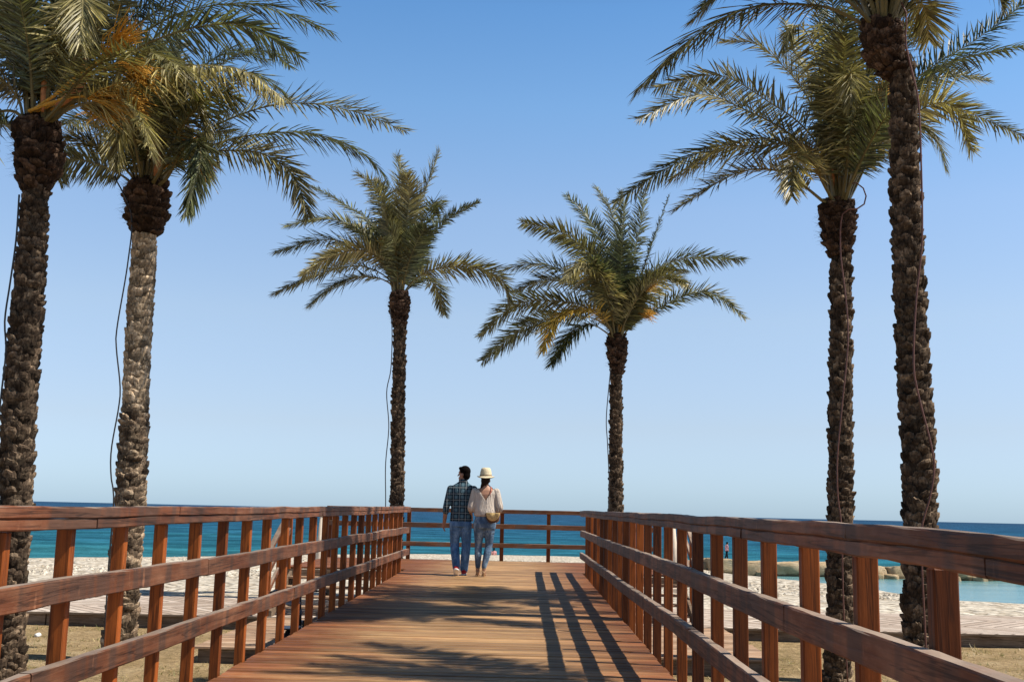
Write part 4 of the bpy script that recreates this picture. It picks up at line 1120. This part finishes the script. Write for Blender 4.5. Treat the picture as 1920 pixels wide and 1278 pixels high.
def far_person(loc, h, pose, shirt, label, rz=0):
    r = empty('person', loc, rz); tag(r, label, 'person'); s = h/1.7
    bm = bmesh.new()
    if pose == 'stand':
        torso(bm, [(z*s, 0, 0, a*s, b*s) for z, a, b in ((.85, .15, .11), (1.05, .13, .10), (1.30, .18, .11), (1.40, .14, .08), (1.47, .06, .06))])
        for sx, dy in ((-1, .16), (1, -.16)):
            limb(bm, [(sx*.08*s, 0, .86*s), (sx*.08*s, dy*.5*s, .46*s), (sx*.07*s, dy*s-.05*s, .05*s)], [.09*s, .065*s, .04*s]); limb(bm, [(sx*.07*s, (dy-.05)*s, .04*s), (sx*.07*s, (dy+.12)*s, .03*s)], [.04*s, .03*s])
            limb(bm, [(sx*.19*s, 0, 1.36*s), (sx*.23*s, -dy*.4*s, 1.1*s), (sx*.2*s, .1*s, .88*s)], [.05*s, .04*s, .03*s]); hand(bm, (sx*.2*s, .1*s, .88*s), (0, .1, -1), sx, .5, s)
        limb(bm, [(0, .02*s, 1.42*s), (0, .05*s, 1.52*s)], [.055*s]*2); blob(bm, (0, .07*s, 1.58*s), (.085*s, .10*s, .12*s)); blob(bm, (0, .17*s, 1.57*s), (.015*s, .02*s, .02*s))
        remesh(bm, 'body', m_skin2, r, .02, 2)
        bm = bmesh.new(); torso(bm, [(z*s, 0, 0, a*s, b*s) for z, a, b in ((.82, .19, .14), (1.05, .165, .13), (1.30, .21, .14), (1.42, .15, .10))])
        for sx, dy in ((-1, .16), (1, -.16)): limb(bm, [(sx*.19*s, 0, 1.36*s), (sx*.215*s, -dy*.2*s, 1.2*s)], [.07*s, .065*s])
        remesh(bm, 'shirt', shirt, r, .02, 2)
        bm = bmesh.new(); torso(bm, [(z*s, 0, 0, a*s, b*s) for z, a, b in ((.72, .17, .12), (.9, .175, .13), (.95, .16, .12))])
        for sx, dy in ((-1, .16), (1, -.16)): limb(bm, [(sx*.08*s, 0, .84*s), (sx*.08*s, dy*.5*s, .46*s), (sx*.07*s, dy*s-.05*s, .12*s)], [.105*s, .085*s, .065*s])
        remesh(bm, 'trousers', m_hair_cloth, r, .02, 2)
        bm = bmesh.new(); blob(bm, (0, .045*s, 1.61*s), (.10*s, .115*s, .125*s)); remesh(bm, 'hair', m_hair, r, .02, 1, cut=lambda c: c.y > .10*s and c.z < 1.63*s)
    else:
        torso(bm, [(z, 0, 0, a, b) for z, a, b in ((0, .19, .15), (.15, .17, .13), (.40, .19, .12), (.52, .14, .09), (.58, .06, .06))])
        for sx in (-1, 1):
            limb(bm, [(sx*.1, 0, .09), (sx*.13, .42, .33), (sx*.1, .72, .06)], [.09, .07, .045]); limb(bm, [(sx*.19, 0, .47), (sx*.25, -.12, .25), (sx*.25, -.2, .04)], [.05, .045, .035]); hand(bm, (sx*.25, -.2, .06), (0, -.6, -.3), sx, .2)
        limb(bm, [(0, .01, .54), (0, .03, .64)], [.055]*2); blob(bm, (0, .04, .73), (.08, .10, .12)); blob(bm, (0, .14, .72), (.015, .02, .02))
        remesh(bm, 'body', m_skin, r, .02, 2)
        bm = bmesh.new(); torso(bm, [(z, 0, 0, a, b) for z, a, b in ((.02, .21, .17), (.15, .2, .15), (.40, .215, .14), (.53, .15, .10))])
        for sx in (-1, 1): limb(bm, [(sx*.19, 0, .47), (sx*.22, -.06, .33)], [.075, .07])
        remesh(bm, 'shirt', shirt, r, .02, 2)
        bm = bmesh.new(); blob(bm, (0, .015, .75), (.10, .11, .125)); blob(bm, (0, -.06, .66), (.08, .06, .1)); remesh(bm, 'hair', m_hair, r, .02, 1, cut=lambda c: c.y > .08 and c.z < .77)
    return r
m_hair_cloth = simple('black_trousers', (0.012, 0.012, 0.018), 0.9, 0.1)
m_pink = simple('pink_shirt', (0.75, 0.36, 0.40), 0.9, 0.1, 0.5, 7)
m_rose = simple('rose_shirt', (0.62, 0.30, 0.28), 0.9, 0.1)

# ------------------------------------------------------------------ breakwater boulders
random.seed(12)
proto = []
for k in range(5):
    bm = bmesh.new(); bmesh.ops.create_icosphere(bm, subdivisions=4, radius=1)
    for v in bm.verts:
        p = v.co.copy(); n1 = noise.noise(p*1.1+Vector((k*7, 0, 0))); n2 = noise.noise(p*3.0+Vector((0, k*9, 0))); n3 = noise.noise(p*8+Vector((0, 0, k*5)))
        q = Vector((math.copysign(abs(p.x)**.75, p.x), math.copysign(abs(p.y)**.75, p.y), math.copysign(abs(p.z)**.55, p.z)))
        v.co = Vector((q.x*(1+.26*n1+.10*n2), q.y*(1+.26*n1+.12*n2), min(q.z, .62+.10*n1)*(1+.12*n2)+.05*n3))
    me = bpy.data.meshes.new('boulder'); bm.to_mesh(me); bm.free(); me.materials.append(m_rock)
    for p in me.polygons: p.use_smooth = True
    proto.append(me)
x = 12.2; i = 0
while x < 40:
    w = random.uniform(1.9, 3.4); Yb = 88.2+random.uniform(-.6, .6)
    o = bpy.data.objects.new('boulder', proto[i % 5]); COL.objects.link(o); i += 1
    hgt = random.uniform(.9, 1.2)
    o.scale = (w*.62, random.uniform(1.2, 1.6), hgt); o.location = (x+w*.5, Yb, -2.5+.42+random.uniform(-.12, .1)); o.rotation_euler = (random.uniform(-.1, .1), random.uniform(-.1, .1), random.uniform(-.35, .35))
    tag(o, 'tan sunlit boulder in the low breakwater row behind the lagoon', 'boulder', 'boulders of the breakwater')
    if random.random() < .75:
        o2 = bpy.data.objects.new('boulder', proto[(i+2) % 5]); COL.objects.link(o2)
        ww = random.uniform(.5, .9); o2.scale = (ww, ww*.9, .5); o2.location = (x+random.uniform(0, w), Yb-1.5+random.uniform(-.2, .3), -2.42); o2.rotation_euler = (0, 0, random.uniform(0, 3))
        tag(o2, 'low wet boulder at the lagoon waterline in front of the breakwater row', 'boulder', 'boulders at the lagoon edge')
    x += w*.92
pr = at_y(1365, 1048, 87.5); far_person((pr.x, 88.0, pr.z-.02), 1.34, 'stand', m_pink, 'small figure in a pink top and dark trousers walking along the breakwater boulders', R(-75))
ps = at_y(926, 1040, 114); ps.z = beach_z(ps.x, 114)-.12; far_person((ps.x, 114, ps.z), 1.0, 'sit', m_rose, 'dark haired bather in a rose top sitting on the pebbles near the water', R(5))

# ------------------------------------------------------------------ bicycle on the landing
m_metal = simple('bike_black', (0.02, 0.02, 0.024), 0.35, 0.5, 0.2)
m_chrome = Mat('bike_chrome', 0.25, 0.5); m_chrome.b.inputs['Metallic'].default_value = 1.0; m_chrome.color((0.7, 0.7, 0.72)); m_chrome = m_chrome.m
m_saddle = simple('saddle_grey', (0.20, 0.20, 0.22), 0.6, 0.3, 0.15)
m_basket = simple('bike_bag', (0.30, 0.31, 0.34), 0.8, 0.2, 0.2)
bk = empty('parked_bicycle', (-2.46, 12.35, PZ-0.0), R(4)); bk.location.z = 0.0
tag(bk, 'black bicycle with grey saddle leaning outside the railing', 'bicycle')
def wheel(y):
    bm = bmesh.new(); rr = .335
    ring = [(0, y+rr*math.cos(t), rr+.015+rr*math.sin(t)) for t in [2*math.pi*k/40 for k in range(41)]]
    tube(bm, ring, .016, 8, False); o = obj('wheel', bm, m_chrome, bk, True, local=True); o.data.materials.clear(); o.data.materials.append(m_metal)
    bm = bmesh.new(); ring = [(0, y+.312*math.cos(t), rr+.015+.312*math.sin(t)) for t in [2*math.pi*k/40 for k in range(41)]]
    tube(bm, ring, .008, 6, False); c = Vector((0, y, rr+.015)); tube(bm, [c+Vector((-.04, 0, 0)), c+Vector((.04, 0, 0))], .02, 8)
    for k in range(24):
        t = 2*math.pi*k/24; tube(bm, [c+Vector((.02*(-1)**k, 0, 0)), c+Vector((0, .31*math.cos(t), .31*math.sin(t)))], .0015, 3, False)
    obj('rim', bm, m_chrome, o, True, local=True)
    bm = bmesh.new(); rows = []
    for rx in (-.025, .025):
        rows.append([(rx, y+.37*math.cos(t), rr+.015+.37*math.sin(t)) for t in [R(20+140*k/14) for k in range(15)]])
    quadgrid(bm, rows); q = obj('mudguard', bm, m_metal, bk, True, local=True); md = q.modifiers.new('t', 'SOLIDIFY'); md.thickness = .003
wheel(-.50); wheel(.54)
bm = bmesh.new()
BB = Vector((0, -.05, .30)); ST = Vector((0, -.20, .80)); HT = Vector((0, .36, .86)); HB = Vector((0, .41, .66)); RA = Vector((0, -.50, .35)); FA = Vector((0, .54, .35))
for a, b, w in ((BB, ST, .017), (BB, HB, .019), (ST+Vector((0, .03, -.12)), HT, .016), (HB, HT, .02)): tube(bm, [a, b], w, 10)
for s in (-1, 1):
    tube(bm, [RA+Vector((s*.05, 0, 0)), BB+Vector((s*.03, 0, 0))], .009, 6); tube(bm, [RA+Vector((s*.05, 0, 0)), ST+Vector((s*.02, .01, -.08))], .008, 6)
    tube(bm, spline([HB+Vector((s*.04, .005, 0)), Vector((s*.05, .48, .5)), FA+Vector((s*.05, 0, 0))], 8), .010, 6)
obj('frame', bm, m_metal, bk, True, local=True)
bm = bmesh.new(); tube(bm, [ST, ST+Vector((0, -.05, .14))], .013, 8); blob(bm, (0, -.27, .975), (.085, .10, .035)); blob(bm, (0, -.15, .98), (.035, .12, .025))
remesh(bm, 'saddle', m_saddle, bk, .012, 1)
bm = bmesh.new(); tube(bm, [HT, Vector((0, .33, 1.04))], .014, 8)
tube(bm, spline([(-.30, .16, 1.05), (-.26, .26, 1.07), (-.12, .35, 1.06), (0, .34, 1.05), (.12, .35, 1.06), (.26, .26, 1.07), (.30, .16, 1.05)], 24), .012, 8)
o = obj('handlebar', bm, m_chrome, bk, True, local=True); o.data.materials.clear(); o.data.materials.append(m_metal)
for s in (-1, 1):
    bm = bmesh.new(); tube(bm, [(s*.305, .135, 1.048), (s*.275, .235, 1.064)], .018, 8); obj('grip', bm, m_metal, o, True, local=True)
bm = bmesh.new(); tube(bm, [BB+Vector((-.06, 0, 0)), BB+Vector((.06, 0, 0))], .02, 8)
for s in (-1, 1):
    e = BB+Vector((s*.065, .12*s, -.12*s)); tube(bm, [BB+Vector((s*.065, 0, 0)), e], .009, 6); box(bm, e.x+s*.055-.045, e.x+s*.055+.045, e.y-.035, e.y+.035, e.z-.01, e.z+.01, .004)
obj('crank', bm, m_chrome, bk, False, local=True)
bm = bmesh.new(); box(bm, -.11, .11, -.66, -.36, .735, .75, .003)
for s in (-1, 1): tube(bm, [RA+Vector((s*.05, 0, 0)), Vector((s*.09, -.52, .735))], .006, 6)
obj('rear_rack', bm, m_metal, bk, False, local=True)
bk.location.z = PZ if bk.location.y > 14.3 else 0.0

# pale posts on the beach, litter on the ground: paper scrap and ball as rounded lumps
m_pale = simple('pale_timber', (0.62, 0.52, 0.42), 0.85, 0.1, 0.15, 6)
def pale_post(px, y0, y1, Y, w, lean, label):
    a = at_y(px-lean, y1, Y); b = at_y(px, y0, Y); zb = beach_z(a.x, Y); a.z = zb
    r = empty('beach_post', (a.x, a.y, zb)); tag(r, label, 'post', 'pale posts on the beach')
    bm = bmesh.new(); tube(bm, [a+Vector((0, 0, -.2)), a.lerp(b, .5), b], [w, w*.8, w*.5], 10); obj('pole', bm, m_pale, r, True)
    bm = bmesh.new(); box(bm, a.x-w*2.2, a.x+w*2.2, a.y-w*2.2, a.y+w*2.2, zb-.3, zb+.12, .02); obj('footing', bm, m_pale, r)
    bm = bmesh.new(); blob(bm, b, (w*.7, w*.7, w*.8)); obj('cap', bm, m_pale, r, True)
pale_post(604, 965, 1062, 30, .11, 9, 'pale leaning pole on the pebbles seen through the railing near the bicycle')
pale_post(1262, 985, 1058, 34, .13, -6, 'pale tapered pole on the beach between the deck and the breakwater')
for (px, py, s, lab) in ((71, 1190, .05, 'small scrap of white paper lying on the dry ground by the leftmost palm'), (1678, 1190, .055, 'small white ball lying on the grass near the promenade edge')):
    p = at_z(px, py, 0.02); bm = bmesh.new(); bmesh.ops.create_icosphere(bm, subdivisions=3, radius=1)
    for v in bm.verts: v.co = Vector((v.co.x*s, v.co.y*s, v.co.z*s*.7))*(1+.25*noise.noise(v.co*2+Vector((px, 0, 0))))
    o = obj('white_litter', bm, m_white, smooth=True); o.location = p; tag(o, lab, 'litter', 'white litter on the ground')
